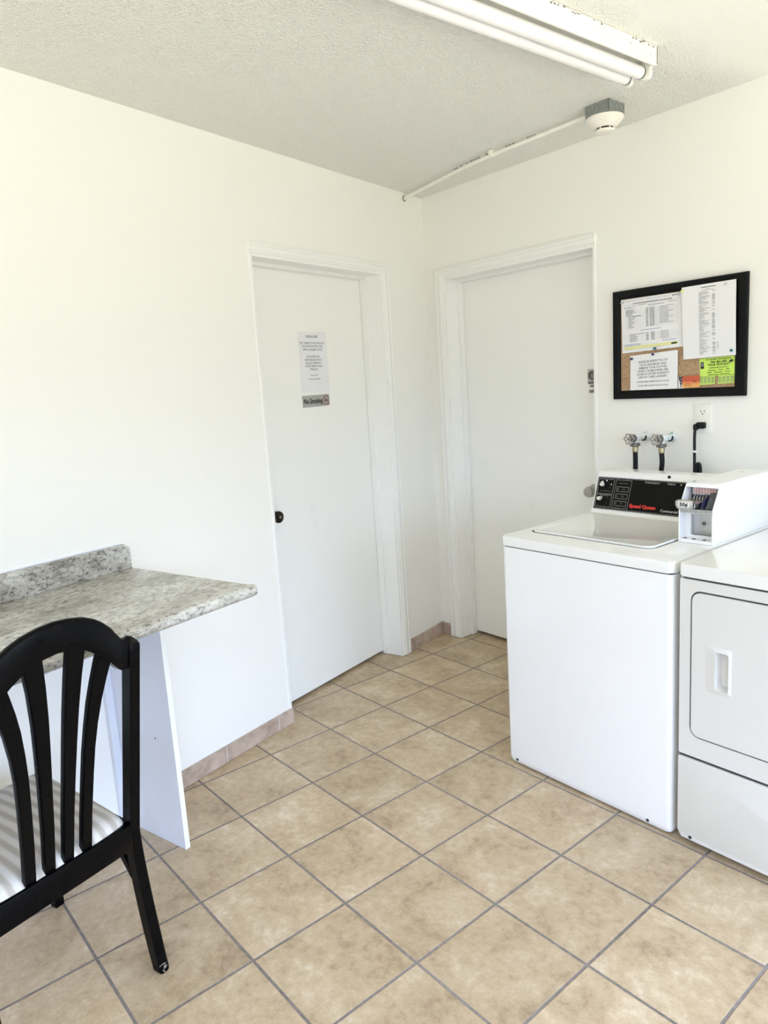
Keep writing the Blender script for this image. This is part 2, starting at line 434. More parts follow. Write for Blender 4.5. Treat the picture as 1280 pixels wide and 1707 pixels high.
def casing_profile(w):            # moulded casing: (distance from the opening, thickness)
    return [(0, 0), (0, .010), (.006, .013), (.012, .013), (.016, .016), (.035, .018), (.044, .014), (.05, .017), (w, .015), (w, 0)]
def door_frame(name, fmap, hinge, latch, h, frame):
    """header and hinge-side casing and jambs; the plaster butts the frame on the latch side"""
    W = .062; sg = 1 if latch > hinge else -1
    def f(bm):
        pr = casing_profile(W)
        hc = .046
        # mitred L: path from floor up the hinge side and across to the latch side
        def pt(o, t, k):
            oh = o * hc / W
            if k == 0: return fmap(hinge - sg * o, 0.004, t)
            if k == 1: return fmap(hinge - sg * o, h + oh, t)
            return fmap(latch + sg * .008, h + oh, t)
        rows = [[bm.verts.new(pt(o, t, k)) for o, t in pr] for k in range(3)]
        for r0, r1 in zip(rows, rows[1:]):
            for j in range(len(pr) - 1): bm.faces.new((r0[j], r0[j + 1], r1[j + 1], r1[j]))
        bm.faces.new(rows[0]); bm.faces.new(rows[2][::-1])
        # jambs lining the opening and the stop the door closes on
        for (u0, u1) in ((hinge, hinge + sg * .012), (latch - sg * .010, latch)):
            prism(bm, rc4(min(u0, u1), max(u0, u1), .002, h), fmap, -.19, .004)
        prism(bm, rc4(min(hinge, latch) + .010, max(hinge, latch) - .010, h - .012, h), fmap, -.19, .006)
        st = -DR + .002
        prism(bm, rc4(min(hinge + sg * .012, hinge + sg * .024), max(hinge + sg * .012, hinge + sg * .024), .004, h - .012), fmap, st, st + .035)
        prism(bm, rc4(min(hinge, latch) + .024, max(hinge, latch) - .022, h - .026, h - .012), fmap, st, st + .035)
        # bead of old paint along the plaster edge
        pts = []
        for j in range(40):
            z = .075 + (h + hc - .085) * j / 39
            pts.append(fmap(latch + sg * (.002 + random.uniform(-.0012, .0012)), z, .001 + random.uniform(-.0006, .0008)))
        tube(bm, pts, .0042, 8)
    return struct(name, m_trim, f, frame)
door_frame('trim_1', FL, D1a, D1b, D1h, ML)
door_frame('trim_2', FB, D2a, D2b, D2h, MW)

# tile baseboards
def baseboard(name, fmap, runs, frame):
    def f(bm):
        for a, c in runs:
            prism(bm, rc4(a + .002, c - .002, 0, .070), fmap, 0, .010, bev=.0015, seg=1)
        a0, c0 = runs[0][0], runs[-1][1]
        prism(bm, rc4(a0 + .003, c0 - .003, 0, .069), fmap, 0, .0085, mi=1)
    return struct(name, None, f, frame, mats=[m_base, m_joint])
b1 = baseboard('baseboard_left', FL, [(1.337, 1.435), (1.435, 1.745), (1.745, 2.055), (2.055, 2.204)], ML)
b3 = baseboard('baseboard_corner', FL, [(0.012, .30), (.30, .372)], ML)
b2 = baseboard('baseboard_back', FB, [(0.0, .088)], MW)
b4 = baseboard('baseboard_back_wall', FB, [(1.118 + .31 * i, 1.428 + .31 * i) for i in range(11)], MW)

# ------------------------------------------------------------------ door furniture
LATCH1 = 1.243   # along the left wall
def door_part(name, mat, fn, parent, label=None, mats=None):
    o = part(name, mat, fn, parent, mats=mats)
    if label: o['label'] = label
    return o
c = (LATCH1, -DR, .935)
k1 = door_part('door_knob', m_bronze, lambda bm: lathe(bm, c, (0, 1, 0), [(0, .033), (.004, .033), (.007, .028), (.010, .014), (.012, .0115), (.026, .012), (.031, .021), (.038, .0265), (.050, .0275), (.056, .0255), (.0575, .019), (.0560, .016), (.0575, .008), (.058, .002)]), door1, 'dark bronze round knob')
door_part('turn_button', m_nickel, lambda bm: lathe(bm, (LATCH1, -DR + .0575, .935), (0, 1, 0), [(0, .006), (.003, .0055), (.0035, .002)], 16), k1)
c2 = (1.012, DR, .925)
k2 = door_part('door_knob', m_nickel, lambda bm: lathe(bm, c2, (0, -1, 0), [(0, .033), (.004, .033), (.008, .027), (.012, .015), (.014, .0125), (.022, .013), (.030, .022), (.042, .0265), (.055, .0265), (.064, .023), (.066, .013), (.066, .002)]), door2, 'satin nickel round knob')
k3 = door_part('key_cylinder', m_nickel, lambda bm: lathe(bm, (1.012, DR - .066, .925), (0, -1, 0), [(0, .010), (.0015, .009), (.0015, .002)]), k2)
lt = door_part('latch_plate', m_alu, lambda bm: box(bm, .978, 1.040, DR - .004, DR, 1.448, 1.508, .001), door2, 'grey metal surface latch')
door_part('lock_cylinder', m_fit, lambda bm: lathe(bm, (1.006, DR - .004, 1.478), (0, -1, 0), [(0, .022), (.008, .021), (.012, .016), (.012, .012), (.006, .010), (.006, .002)]), lt)
door_part('latch_strap', m_alu, lambda bm: box(bm, 1.012, 1.040, DR - .006, DR, 1.40, 1.449, .001), lt)
door_part('latch_bolt', m_fit, lambda bm: box(bm, .985, 1.012, DR - .010, DR, 1.438, 1.449, .001), lt)
door_part('hasp_end', m_fit, lambda bm: box(bm, .992, 1.036, DR - .012, DR, 1.397, 1.410, .001), lt)
door_part('hasp_tab', m_fit, lambda bm: box(bm, .994, 1.014, DR - .008, DR, 1.424, 1.432, .001), lt)

# notice and sign on door 1 ------------------------------------------------
PX = lambda s0, z0: (lambda u, v, e=.0012: Vector((s0 - u, -DR + e, z0 + v)))   # reading direction is toward smaller s
t = Thing('paper_notice', 'white printed notice taped on the left door above the smoking sign', 'notice', (.861, -DR, 1.481), ML)
def f(bm):
    a, c, z0, z1 = .757, .962, 1.481, 1.766
    n = 8; rows = []
    for j in range(n + 1):
        row = []
        for i in range(n + 1):
            u = i / n; w = j / n
            row.append(bm.verts.new(Vector((c + (a - c) * u, -DR + .0008 + .0008 * math.sin(u * 3), z0 + (z1 - z0) * w))))
        rows.append(row)
    for j in range(n):
        for i in range(n): bm.faces.new((rows[j][i], rows[j][i + 1], rows[j + 1][i + 1], rows[j + 1][i]))
t.part('sheet', m_paper2, f)
def f(bm):
    P = PX(.866, 1.481); E = .0024
    lines = [(.262, 'WEEKLAND', .018), (.232, 'NO TOBACCO ALLOWED IN', .0145), (.2165, 'THIS ROOM AFTER YOUR', .0145), (.201, 'OWN LAUNDRY LOAD', .0145),
             (.168, 'ACTIVITIES FOR', .0145), (.153, 'AUTORIZADAS ESTA', .0145), (.138, 'SALA ES MEJOR DE', .0145), (.123, 'USTED MISMA CADA', .0145), (.108, 'UTENSILIO.', .0145),
             (.080, 'PARA LAVADO', .009), (.062, 'GRACIAS SU GERENCIA', .009)]
    for z, s_, h in lines:
        text(bm, s_, h, lambda u, v, z=z: P(u, v + z, E), sx=.92)
t.part('print', m_ink, f, smooth=0, label='grey centred lines of small capitals')
t = Thing('no_smoking_sign', 'small silver No Smoking sign stuck on the left door under the notice', 'sign', (.868, -DR, 1.41), ML)
def f(bm):
    ring = [(.968, 1.468), (.766, 1.481), (.766, 1.411), (.968, 1.407)]
    prism(bm, [(.966, 1.4665), (.767, 1.468), (.766, 1.412), (.965, 1.4105)], FL, -DR, -DR + .0015)
t.part('plate', m_sign, f)
SG = lambda u, v: Vector((.966 - u, -DR + .0022, 1.439 + v))
t.part('lettering', m_inkd, lambda bm: text(bm, 'No Smoking', .034, lambda u, v: SG(u + .077, v - .001), sx=.80, bold=.0009), smooth=0, label='black words No Smoking')
def f(bm):
    c = (.174, 0.0); R0, R1 = .0235, .0200; n = 32
    def ring(ra, rb, mi):
        A = [bm.verts.new(SG(c[0] + ra * math.cos(2 * PI * j / n), c[1] + ra * math.sin(2 * PI * j / n))) for j in range(n)]
        B = [bm.verts.new(SG(c[0] + rb * math.cos(2 * PI * j / n), c[1] + rb * math.sin(2 * PI * j / n))) for j in range(n)]
        for j in range(n): bm.faces.new((A[j], A[(j + 1) % n], B[(j + 1) % n], B[j])).material_index = mi
    ring(R0, R1, 0)
    up = lambda u, v, e: Vector((.966 - (c[0] + u), -DR + .0022 + e, 1.439 + c[1] + v))
    quad(bm, lambda u, v: up(u, v, -.0001), -.012, .006, -.0035, .0015, 1)
    quad(bm, lambda u, v: up(u, v, -.0001), .0075, .011, -.0035, .0015, 1)
    quad(bm, lambda u, v: up(u, v, -.0001), .006, .012, .004, .007, 1)
    quad(bm, lambda u, v: up((u + v) * .7071, (v - u) * .7071, .0003), -.021, .021, -.0018, .0018, 0)
t.part('emblem', m_dred, f, smooth=0, mats=[m_dred, m_inkd], label='red barred circle over a cigarette')

# ------------------------------------------------------------------ cork board
t = Thing('cork_board', 'black framed cork board with pinned papers on the wall above the washing machine', 'notice board', (1.496, 0, 1.60))
BX0, BX1, BZ0, BZ1 = 1.208, 1.784, 1.368, 1.827
IX0, IX1, IZ0, IZ1 = 1.242, 1.741, 1.404, 1.791
def f(bm):
    o = rc4(BX0, BX1, BZ0, BZ1); i = rc4(IX0, IX1, IZ0, IZ1)
    prof = [(0, 0), (0, .016), (.08, .021), (.75, .019), (.92, .013), (1, .012), (1, 0)]
    rows = [[bm.verts.new(FB(a[0] + (c[0] - a[0]) * q, a[1] + (c[1] - a[1]) * q, d)) for q, d in prof] for a, c in zip(o, i)]
    for j in range(4):
        r0, r1 = rows[j], rows[(j + 1) % 4]
        for k in range(len(prof)): bm.faces.new((r0[k], r0[(k + 1) % len(prof)], r1[(k + 1) % len(prof)], r1[k]))
t.part('frame', m_frame, f)
t.part('cork_panel', m_cork, lambda bm: prism(bm, rc4(IX0 - .004, IX1 + .004, IZ0 - .004, IZ1 + .004), FB, .002, .008))

def sheet(bm, corners, d0=.0095, bulge=lambda u, w: 0, n=10, side=lambda u, w: 0):
    """corners TL, TR, BR, BL in wall (x, z)"""
    TL, TR, BR, BL = corners; rows = []
    for j in range(n + 1):
        w = j / n; row = []
        for i in range(n + 1):
            u = i / n
            x = (TL[0] * (1 - u) + TR[0] * u) * (1 - w) + (BL[0] * (1 - u) + BR[0] * u) * w
            z = (TL[1] * (1 - u) + TR[1] * u) * (1 - w) + (BL[1] * (1 - u) + BR[1] * u) * w
            row.append(bm.verts.new(FB(x + side(u, w), z, d0 + bulge(u, w))))
        rows.append(row)
    for j in range(n):
        for i in range(n): bm.faces.new((rows[j][i], rows[j][i + 1], rows[j + 1][i + 1], rows[j + 1][i]))
def placer(corners, d, bulge=lambda u, w: 0):
    TL, TR, BR, BL = corners
    def P(u, w):
        x = (TL[0] * (1 - u) + TR[0] * u) * (1 - w) + (BL[0] * (1 - u) + BR[0] * u) * w
        z = (TL[1] * (1 - u) + TR[1] * u) * (1 - w) + (BL[1] * (1 - u) + BR[1] * u) * w
        return FB(x, z, d + bulge(u, w))
    return P

# A: the form, upper left
cA = [(1.2445, 1.789), (1.5235, 1.789), (1.530, 1.573), (1.250, 1.564)]
bA = lambda u, w: .003 * math.sin(u * 2.6) * w
t = Thing('pinned_form', 'wide tabular form with a yellow highlighted strip, top left on the cork board', 'notice', (1.39, -.009, 1.567), group=None)
t.part('sheet', m_paper, lambda bm: sheet(bm, cA, bulge=bA))
def f(bm):
    P = placer(cA, .0105, bA); rnd = random.Random(3)
    def bar(u0, u1, w, h=.006, mi=0): quad(bm, P, u0, u1, w, w + h, mi)
    def dash(u0, u1, w, h=.008, mi=0):
        u = u0
        while u < u1:
            l = rnd.uniform(.012, .04); bar(u, min(u + l, u1), w, h, mi); u += l + rnd.uniform(.004, .009)
    dash(.08, .40, .035, .009, 1); dash(.42, .80, .035, .009, 1); dash(.84, .90, .03, .02)
    dash(.20, .84, .085, .018, 0); bar(.05, .94, .115, .003, 1)
    dash(.05, .16, .145); dash(.20, .26, .145); dash(.3, .42, .13); dash(.45, .72, .15, .012); dash(.78, .9, .14); dash(.05, .20, .165)
    for k in range(14): 
        w = .20 + k * .0255; bar(.07, .93, w + .018, .0016, 1)
        if k < 5: dash(.08, .19 + .06 * rnd.random(), w, .011)
        else: dash(.12, .18 + .06 * rnd.random(), w, .009)
        dash(.42, .46, w, .012); dash(.48, .56, w, .012, 0)
        if k < 13: dash(.64, .78 + (.08 if k % 4 == 0 else 0), w, .012, 1)
    dash(.2, .34, .325, .014, 0)
    dash(.32, .66, .60, .010, 2)
    for k in range(6):
        w = .66 + k * .026; bar(.12, .93, w + .018, .0016, 1)
        dash(.14, .2 + .08 * rnd.random() if k else .40, w, .010); dash(.42, .46, w, .012); dash(.50, .56, w, .012); dash(.65, .78, w, .012, 1)
    for u in (.09, .12, .60, .62, .925): quad(bm, P, u, u + .0015, .20, .58, 1); quad(bm, P, u, u + .0015, .65, .81, 1)
    dash(.68, .90, .835, .012, 2); dash(.04, .32, .845, .010, 2); dash(.04, .32, .868, .010, 2)
    dash(.34, .60, .865, .003, 1)
    bar(.04, .92, .888, .05, 3)
    P2 = placer(cA, .0112, bA); quad(bm, P2, .82, .905, .90, .93, 4); dash(.05, .7, .945, .004, 1)
t.part('print', None, f, smooth=0, mats=[m_ink, m_inkl, m_inkb, m_yel, m_inkd], label='table rules and fine grey print with one yellow band')

# B: the price list, upper right, bowed out at its right edge
cB = [(1.5265, 1.802), (1.744, 1.804), (1.749, 1.524), (1.537, 1.520)]
bB = lambda u, w: .012 * math.sin(PI * w) * u ** 2 + .0125
t = Thing('pinned_price_list', 'tall white list with two narrow print columns, top right on the cork board', 'notice', (1.635, -.012, 1.523))
t.part('sheet', m_paper, lambda bm: sheet(bm, cB, bulge=bB, side=lambda u, w: .005 * math.sin(PI * w) * u ** 3))
def f(bm):
    P = placer(cB, .0103, bB); rnd = random.Random(5)
    quad(bm, P, .37, .64, .035, .047, 0); quad(bm, P, .46, .52, .064, .070, 1); quad(bm, P, .38, .62, .077, .083, 1)
    w = .10
    for blk, cnt in enumerate((12, 7, 6, 5, 6, 5, 4, 7, 4)):
        for k in range(cnt):
            l = rnd.uniform(.06, .22)
            quad(bm, P, .325, .325 + l, w, w + .0075, 1)
            if rnd.random() < .85: quad(bm, P, .575, .63, w, w + .0095, 1)
            if blk == 7: quad(bm, P, .66, .69, w, w + .006, 1)
            w += .0142
        w += .008
t.part('print', None, f, smooth=0, mats=[m_ink, m_inkl], label='pale grey columns of fine print')

# C: laundry request
cC = [(1.291, 1.551), (1.508, 1.561), (1.508, 1.405), (1.290, 1.405)]
t = Thing('pinned_request', 'white sheet asking neighbors to remove their clothes, bottom left on the cork board', 'notice', (1.40, -.009, 1.405))
t.part('sheet', m_paper, lambda bm: sheet(bm, cC, d0=.0135, bulge=lambda u, w: .001 * math.sin(3 * u)))
def f(bm):
    P = placer(cC, .0155)
    W, Hh = .217, .15
    rows = [(.215, 'PLEASE BE RESPECTFUL OF', .0125), (.305, 'YOUR NEIGHBORS AND', .0125), (.39, 'REMOVE YOUR CLOTHES', .0125), (.475, 'WHEN THE MACHINES ARE', .0125), (.56, 'DONE SO OTHER RESIDENTS', .0125), (.645, 'CAN DO THEIR LAUNDRY.', .0125),
            (.775, 'WASHERS NEED 30 MINUTES FOR A CYCLE', .0085), (.885, 'DRYERS NEED 45 MINUTES FOR A CYCLE', .0085)]
    for w, s_, h in rows:
        text(bm, s_, h, lambda u, v, w=w: P(.49 + u / W, w - v / Hh), sx=.90, bold=.0001)
t.part('print', m_ink, f, smooth=0, label='grey centred capitals')

# green flyer with tear-off tabs
t = Thing('pinned_flyer', 'lime green tear-off flyer in the bottom right corner of the cork board', 'flyer', (1.67, -.009, 1.413))
cG = [(1.598, 1.519), (1.7385, 1.5225), (1.7395, 1.451), (1.601, 1.4465)]
def f(bm):
    sheet(bm, cG, d0=.0095, n=4)
t.part('sheet', m_green, f)
for x0, x1 in [(1.6015 + .0155 * i, 1.6015 + .0155 * i + .0150) for i in range(4)] + [(1.6755 + .0160 * i, 1.6755 + .0160 * i + .0154) for i in range(4)]:
    ob = t.part('tab', m_green, lambda bm: sheet(bm, [(x0, 1.4495), (x1, 1.4495), (x1, 1.4165 + (x0 - 1.6) * .02), (x0, 1.4155 + (x0 - 1.6) * .02)], d0=.0095, n=3, bulge=lambda u, w: .0035 * w))
    def g(bm):
        for q in (.25, .5, .75):
            x = x0 + (x1 - x0) * q
            for z in range(5):
                a = 1.421 + z * .0052
                bm.faces.new([bm.verts.new(FB(*c, .0108 + .0035 * (1.4495 - c[1]) / .033)) for c in ((x - .0010, a), (x + .0010, a), (x + .0010, a + .0038 + .001 * (z % 2)), (x - .0010, a + .0038 + .001 * (z % 2)))])
    t.part('tab_print', m_ink, g, parent=ob, smooth=0)
def f(bm):
    P = placer(cG, .0107); W, Hh = .1395, .0725
    rows = [(.10, 'Do You Have Tech Questions?', .0088, .88, .0001), (.25, 'CALL BILL LEEK', .0105, .9, .0003), (.40, '"YOUR TECH GUY"', .0115, .9, .0003), (.55, 'Reliable Quality Local Service', .0068, .9, .0001),
            (.68, 'Computer  -  Phone  -  iPad', .0075, 1., .0001), (.80, 'E-Mail  -  Passwords  -  Printer', .0075, 1., .0001), (.92, 'Available Weekends - Reasonable Rates', .0058, .95, .0001)]
    for w, s_, h, sx, bo in rows:
        text(bm, s_, h, lambda u, v, w=w: P(.55 + u / W, w - v / Hh), sx=sx, bold=bo)
    quad(bm, P, .03, .125, .20, .56, 0); quad(bm, P, .0, 1, .985, .993, 0)
    P3 = placer(cG, .0112); quad(bm, P3, .045, .11, .24, .44, 1)
t.part('print', None, f, smooth=0, mats=[m_inkd, m_ink], label='black flyer lettering and phone picture')

# orange business card on a white card
t = Thing('pinned_card', 'red and orange business card at the bottom edge of the cork board', 'card', (1.565, -.009, 1.407))
t.part('card', m_orange, lambda bm: sheet(bm, [(1.527, 1.4535), (1.600, 1.4535), (1.601, 1.4075), (1.527, 1.4065)], d0=.012, n=2))
def f(bm):
    P = placer([(1.527, 1.4535), (1.600, 1.4535), (1.601, 1.4075), (1.527, 1.4065)], .0126)
    for u0, u1, w in ((.12, .45, .30), (.58, .85, .38), (.60, .82, .46), (.62, .86, .54), (.14, .5, .66), (.08, .55, .80)): quad(bm, P, u0, u1, w, w + .035)
t.part('print', m_dred, f, smooth=0)
t = Thing('pinned_slip', 'small white slip with dark figures between the request sheet and the orange card', 'card', (1.52, -.009, 1.404))
t.part('slip', m_paper, lambda bm: sheet(bm, [(1.509, 1.453), (1.540, 1.4535), (1.540, 1.405), (1.509, 1.404)], d0=.0100, n=2))
def f(bm):
    for (x, z, r_) in ((1.517, 1.441, .0045), (1.521, 1.437, .005), (1.518, 1.428, .003), (1.521, 1.423, .0045), (1.5155, 1.4375, .003), (1.5235, 1.4305, .003), (1.519, 1.413, .003)):
        n = 9; bm.faces.new([bm.verts.new(FB(x + r_ * (1 + .35 * math.sin(j * 2.3)) * math.cos(2 * PI * j / n), z + r_ * (1 + .3 * math.cos(j * 1.7)) * math.sin(2 * PI * j / n), .0106 + .00002 * j)) for j in range(n)])
t.part('print', m_bpin, f, smooth=0)

# push pins
def pin(x, z, d, mat, label, tilt=(0, 0)):
    t = Thing('push_pin', label, 'push pin', (x, -d, z), group='push pins on the cork board')
    ax = Vector((tilt[0], -1, tilt[1])).normalized()
    t.part('head', mat, lambda bm: lathe(bm, (x, -d, z), ax, [(.002, .0045), (.003, .0050), (.0045, .0030), (.010, .0026), (.012, .0048), (.0135, .0048), (.0142, .003)], 16))
    t.part('needle', m_chrome, lambda bm: cyl(bm, (x, -d + .002, z), Vector((x, -d, z)) + ax * .003, .0006, 8))
pin(1.408, 1.5745, .0105, m_teal, 'dark teal push pin at the bottom edge of the tabular form')
pin(1.399, 1.5505, .0145, m_navy, 'navy push pin at the top middle of the request sheet', (.25, 0))
pin(1.299, 1.540, .0145, m_navy, 'navy push pin at the top left corner of the request sheet', (.35, -.25))
pin(1.733, 1.542, .023, m_teal, 'dark teal push pin at the lower right of the price list', (.2, 0))
pin(1.706, 1.792, .022, m_gpin, 'grey push pin at the top right of the price list', (.3, .1))
pin(1.5335, 1.787, .022, m_ypin, 'pale yellow push pin at the top left corner of the price list')
pin(1.506, 1.780, .0105, m_gpin, 'grey push pin at the top right of the tabular form', (.3, 0))
pin(1.2545, 1.777, .0105, m_gpin, 'grey push pin at the top left of the tabular form')
pin(1.527, 1.4485, .013, m_bpin, 'black push pin at the corner of the orange card', (-.3, 0))
pin(1.7305, 1.506, .0107, m_bpin, 'black push pin at the right side of the lime flyer', (-.2, -.3))

# ------------------------------------------------------------------ wall outlet and cord
t = Thing('wall_outlet', 'white duplex power outlet below the cork board', 'outlet', (1.613, 0, 1.28))
def f(bm): prism(bm, rrect(1.577, 1.649, 1.222, 1.338, .004, 3), FB, 0, .006, bev=.002)
t.part('cover_plate', m_fixt, f)
for zc in (1.307, 1.254):
    o = t.part('socket', m_fixt, lambda bm: prism(bm, rrect(1.596, 1.630, zc - .0145, zc + .0145, .011, 6), FB, .006, .0085))
    def g(bm):
        box(bm, 1.6045, 1.6068, -.0092, -.0084, zc - .001, zc + .008); box(bm, 1.6192, 1.6215, -.0092, -.0084, zc, zc + .007)
        cyl(bm, (1.613, -.0084, zc - .007), (1.613, -.0092, zc - .007), .0026, 12)
    t.part('slot', m_dark, g, parent=o, smooth=0)
def arc(pts, n=8):
    """smooth Catmull-Rom path through pts"""
    P = [Vector(p) for p in pts]; P = [P[0] * 2 - P[1]] + P + [P[-1] * 2 - P[-2]]; out = []
    for i in range(1, len(P) - 2):
        for k in range(n):
            s_ = k / n; a, b_, c, d_ = P[i - 1], P[i], P[i + 1], P[i + 2]
            out.append(.5 * ((2 * b_) + (c - a) * s_ + (2 * a - 5 * b_ + 4 * c - d_) * s_ ** 2 + (3 * b_ - a - 3 * c + d_) * s_ ** 3))
    out.append(P[-2]); return out
t = Thing('power_cord', 'black power cord plugged into the outlet and dropping behind the washer', 'cord', (1.606, -.04, 1.0))
t.part('plug', m_blackp, lambda bm: (box(bm, 1.596, 1.632, -.034, -.0088, 1.242, 1.268, .006), box(bm, 1.590, 1.606, -.044, -.018, 1.236, 1.262, .006)))
t.part('cable', m_rubber, lambda bm: tube(bm, arc([(1.602, -.036, 1.252), (1.598, -.040, 1.225), (1.600, -.044, 1.16), (1.604, -.05, 1.09), (1.606, -.055, 1.0)]), .0058, 10))
t.part('coiled_end', m_rubber, lambda bm: tube(bm, arc([(1.612, -.058, 1.03), (1.613, -.056, 1.088), (1.620, -.054, 1.102), (1.627, -.052, 1.092), (1.628, -.052, 1.03)]), .0085, 10), label='folded slack of the cord')
t.part('tag', m_paper, lambda bm: box(bm, 1.596, 1.610, -.054, -.042, 1.148, 1.156, .001), label='white band round the cord')

# ------------------------------------------------------------------ water valves
def valve(x, z, wheelrot, painted, label_v, label_h, bend):
    t = Thing('water_valve', label_v, 'valve', (x, 0, z), group=None)
    body_y = -.085
    def f(bm):
        lathe(bm, (x, -.001, z), (0, -1, 0), [(0, .022), (.004, .021), (.007, .014)])
        cyl(bm, (x, -.004, z), (x, body_y + .02, z), .0125)
        lathe(bm, (x, body_y + .026, z), (0, -1, 0), [(0, .0125), (.004, .016), (.024, .018), (.034, .0155), (.038, .011)])
        cyl(bm, (x, body_y, z - .004), (x, body_y, z - .026), .0125)
    t.part('body', painted, f)
    t.part('pipe_collar', m_blackp, lambda bm: tube(bm, [(x + .0145 * math.cos(a), -.026, z + .0145 * math.sin(a)) for a in [(-2.6 + 3.0 * k / 14) for k in range(15)]], .0032, 8), label='dark ring on the pipe')
    t.part('bonnet', m_fit, lambda bm: lathe(bm, (x, body_y - .012, z), (0, -1, 0), [(0, .0165), (.003, .0175), (.012, .0165), (.014, .010), (.024, .0085), (.026, .0045), (.040, .0045)], 6 * 4))
    def g(bm):
        c = Vector((x, body_y - .046, z)); n = 72; pts = []
        for j in range(n + 1):
            a = 2 * PI * j / n + wheelrot; r_ = .0205 + .0030 * math.cos(6 * a)
            pts.append(c + Vector((r_ * math.cos(a), 0, r_ * math.sin(a))))
        tube(bm, pts, .0027, 8, caps=False)
        for k in range(6):
            a = PI / 3 * k + wheelrot
            tube(bm, [c, c + Vector((.018 * math.cos(a), 0, .018 * math.sin(a)))], .0020, 8)
        lathe(bm, c + Vector((0, .004, 0)), (0, -1, 0), [(0, .007), (.008, .007), (.010, .004)], 16)
    t.part('hand_wheel', m_wheel, g, label='six-lobed metal hand wheel')
    t2 = Thing('water_hose', label_h, 'hose', (x, body_y, z - .2))
    t2.part('coupling', m_fit, lambda bm: (lathe(bm, (x, body_y, z - .020), (0, 0, -1), [(0, .016), (.003, .0185), (.014, .0185), (.017, .013)], 24),
            [box(bm, -.0035, .0035, .016, .0205, -.012, 0, .001, xf=Matrix.Translation((x, body_y, z - .022)) @ Matrix.Rotation(a * PI / 3, 4, 'Z')) for a in range(6)]))
    t2.part('ferrule', m_brass, lambda bm: lathe(bm, (x, body_y, z - .036), (0, 0, -1), [(0, .0118), (.002, .0125), (.022, .0122), (.024, .0105)], 24))
    t2.part('tube', m_rubber, lambda bm: tube(bm, arc([(x, body_y, z - .055), (x + bend * .2, body_y + .001, z - .10), (x - bend * .6, body_y + .004, z - .16), (x - bend, body_y + .008, z - .32)]), .0102, 16))
valve(1.358, 1.206, .35, m_valve, 'left water valve with white pipe, on the wall above the washer', 'black rubber hose under the left water valve', .003)
valve(1.480, 1.205, .15, m_verd, 'right water valve with green-stained body, nearer the outlet', 'black rubber hose under the right green-stained valve', .008)

# ------------------------------------------------------------------ washing machine
WX0, WX1, WY0, WY1 = 1.291, 1.979, -.870, -.165
t = Thing('washing_machine', 'white top-loading coin laundry washer with black control panel', 'washing machine', ((WX0 + WX1) / 2, (WY0 + WY1) / 2, 0))
def rr3(x0, x1, y0, y1, rf, rb, n=8):
    """plan outline with rounded front corners (rf) and back corners (rb)"""
    pts = []
    for cx, cy, a0, r_ in ((x1 - rb, y1 - rb, 0, rb), (x0 + rb, y1 - rb, PI / 2, rb), (x0 + rf, y0 + rf, PI, rf), (x1 - rf, y0 + rf, 3 * PI / 2, rf)):
        for k in range(n + 1):
            a = a0 + PI / 2 * k / n; pts.append((cx + r_ * math.cos(a), cy + r_ * math.sin(a)))
    return pts
UP = lambda u, v, d: Vector((u, v, d))
def f(bm):
    # cabinet shell; its lowest strip tapers in
    o = rr3(WX0 + .002, WX1 - .002, WY0, WY1, .018, .006)
    lv = [(.011, .007), (.016, .003), (.034, .0), (.8725, .0), (.8745, .002)]
    rows = []
    cx, cy = (WX0 + WX1) / 2, (WY0 + WY1) / 2
    for z, ins in lv:
        rows.append([bm.verts.new((x - math.copysign(ins, x - cx), y - math.copysign(ins, y - cy), z)) for x, y in o])
    for r0, r1 in zip(rows, rows[1:]):
        for j in range(len(o)): bm.faces.new((r0[j], r0[(j + 1) % len(o)], r1[(j + 1) % len(o)], r1[j]))
    bm.faces.new(rows[0][::-1]); bm.faces.new(rows[-1])
cab = t.part('cabinet', m_enamel, f)
for x in (WX0 + .045, WX1 - .045 - .04):
    t.part('bottom_screw', m_dark, lambda bm: cyl(bm, (x, WY0 + .0045, .026), (x, WY0 - .0006, .026), .0052, 16), parent=cab)
t.part('top_gap_shade', m_gap_shade, lambda bm: prism(bm, rr3(WX0 + .006, WX1 - .006, WY0 + .004, WY1, .018, .006), UP, .874, .8795))  # dark sheet painting the shade between cabinet and top
def f(bm):
    prism(bm, rr3(WX0, WX1, WY0 - .002, WY1, .016, .006), UP, .879, .916, bev=.006, seg=3)
top = t.part('top_panel', m_lidw, f)
LX0, LX1, LY0, LY1 = 1.338, 1.838, -.760, -.352
def f(bm):
    ringplate(bm, rrect(LX0 - .006, LX1 + .006, LY0 - .006, LY1, .040), rrect(LX0, LX1, LY0, LY1, .034), UP, .915, .9163)
t.part('lid_seam', m_gap_shade, f, parent=top)
def f(bm):
    o = rrect(LX0, LX1, LY0, LY1, .036, 8)
    cx, cy = (LX0 + LX1) / 2, (LY0 + LY1) / 2
    lv = [(.9155, 0), (.9200, 0), (.9225, .0025), (.9225, .010), (.9200, .016)]
    rows = [[bm.verts.new((cx + (x - cx) * (1 - 2 * i / (LX1 - LX0)), cy + (y - cy) * (1 - 2 * i / (LY1 - LY0)), z)) for x, y in o] for z, i in lv]
    for r0, r1 in zip(rows, rows[1:]):
        for j in range(len(o)): bm.faces.new((r0[j], r0[(j + 1) % len(o)], r1[(j + 1) % len(o)], r1[j]))
    bm.faces.new(rows[0][::-1]); bm.faces.new(rows[-1])
t.part('lid', m_lidw, f)
t.part('hinge_screw', m_chrome, lambda bm: lathe(bm, (1.425, -.770, .9155), (0, 0, 1), [(0, .004), (.0015, .0035), (.002, .001)], 12))
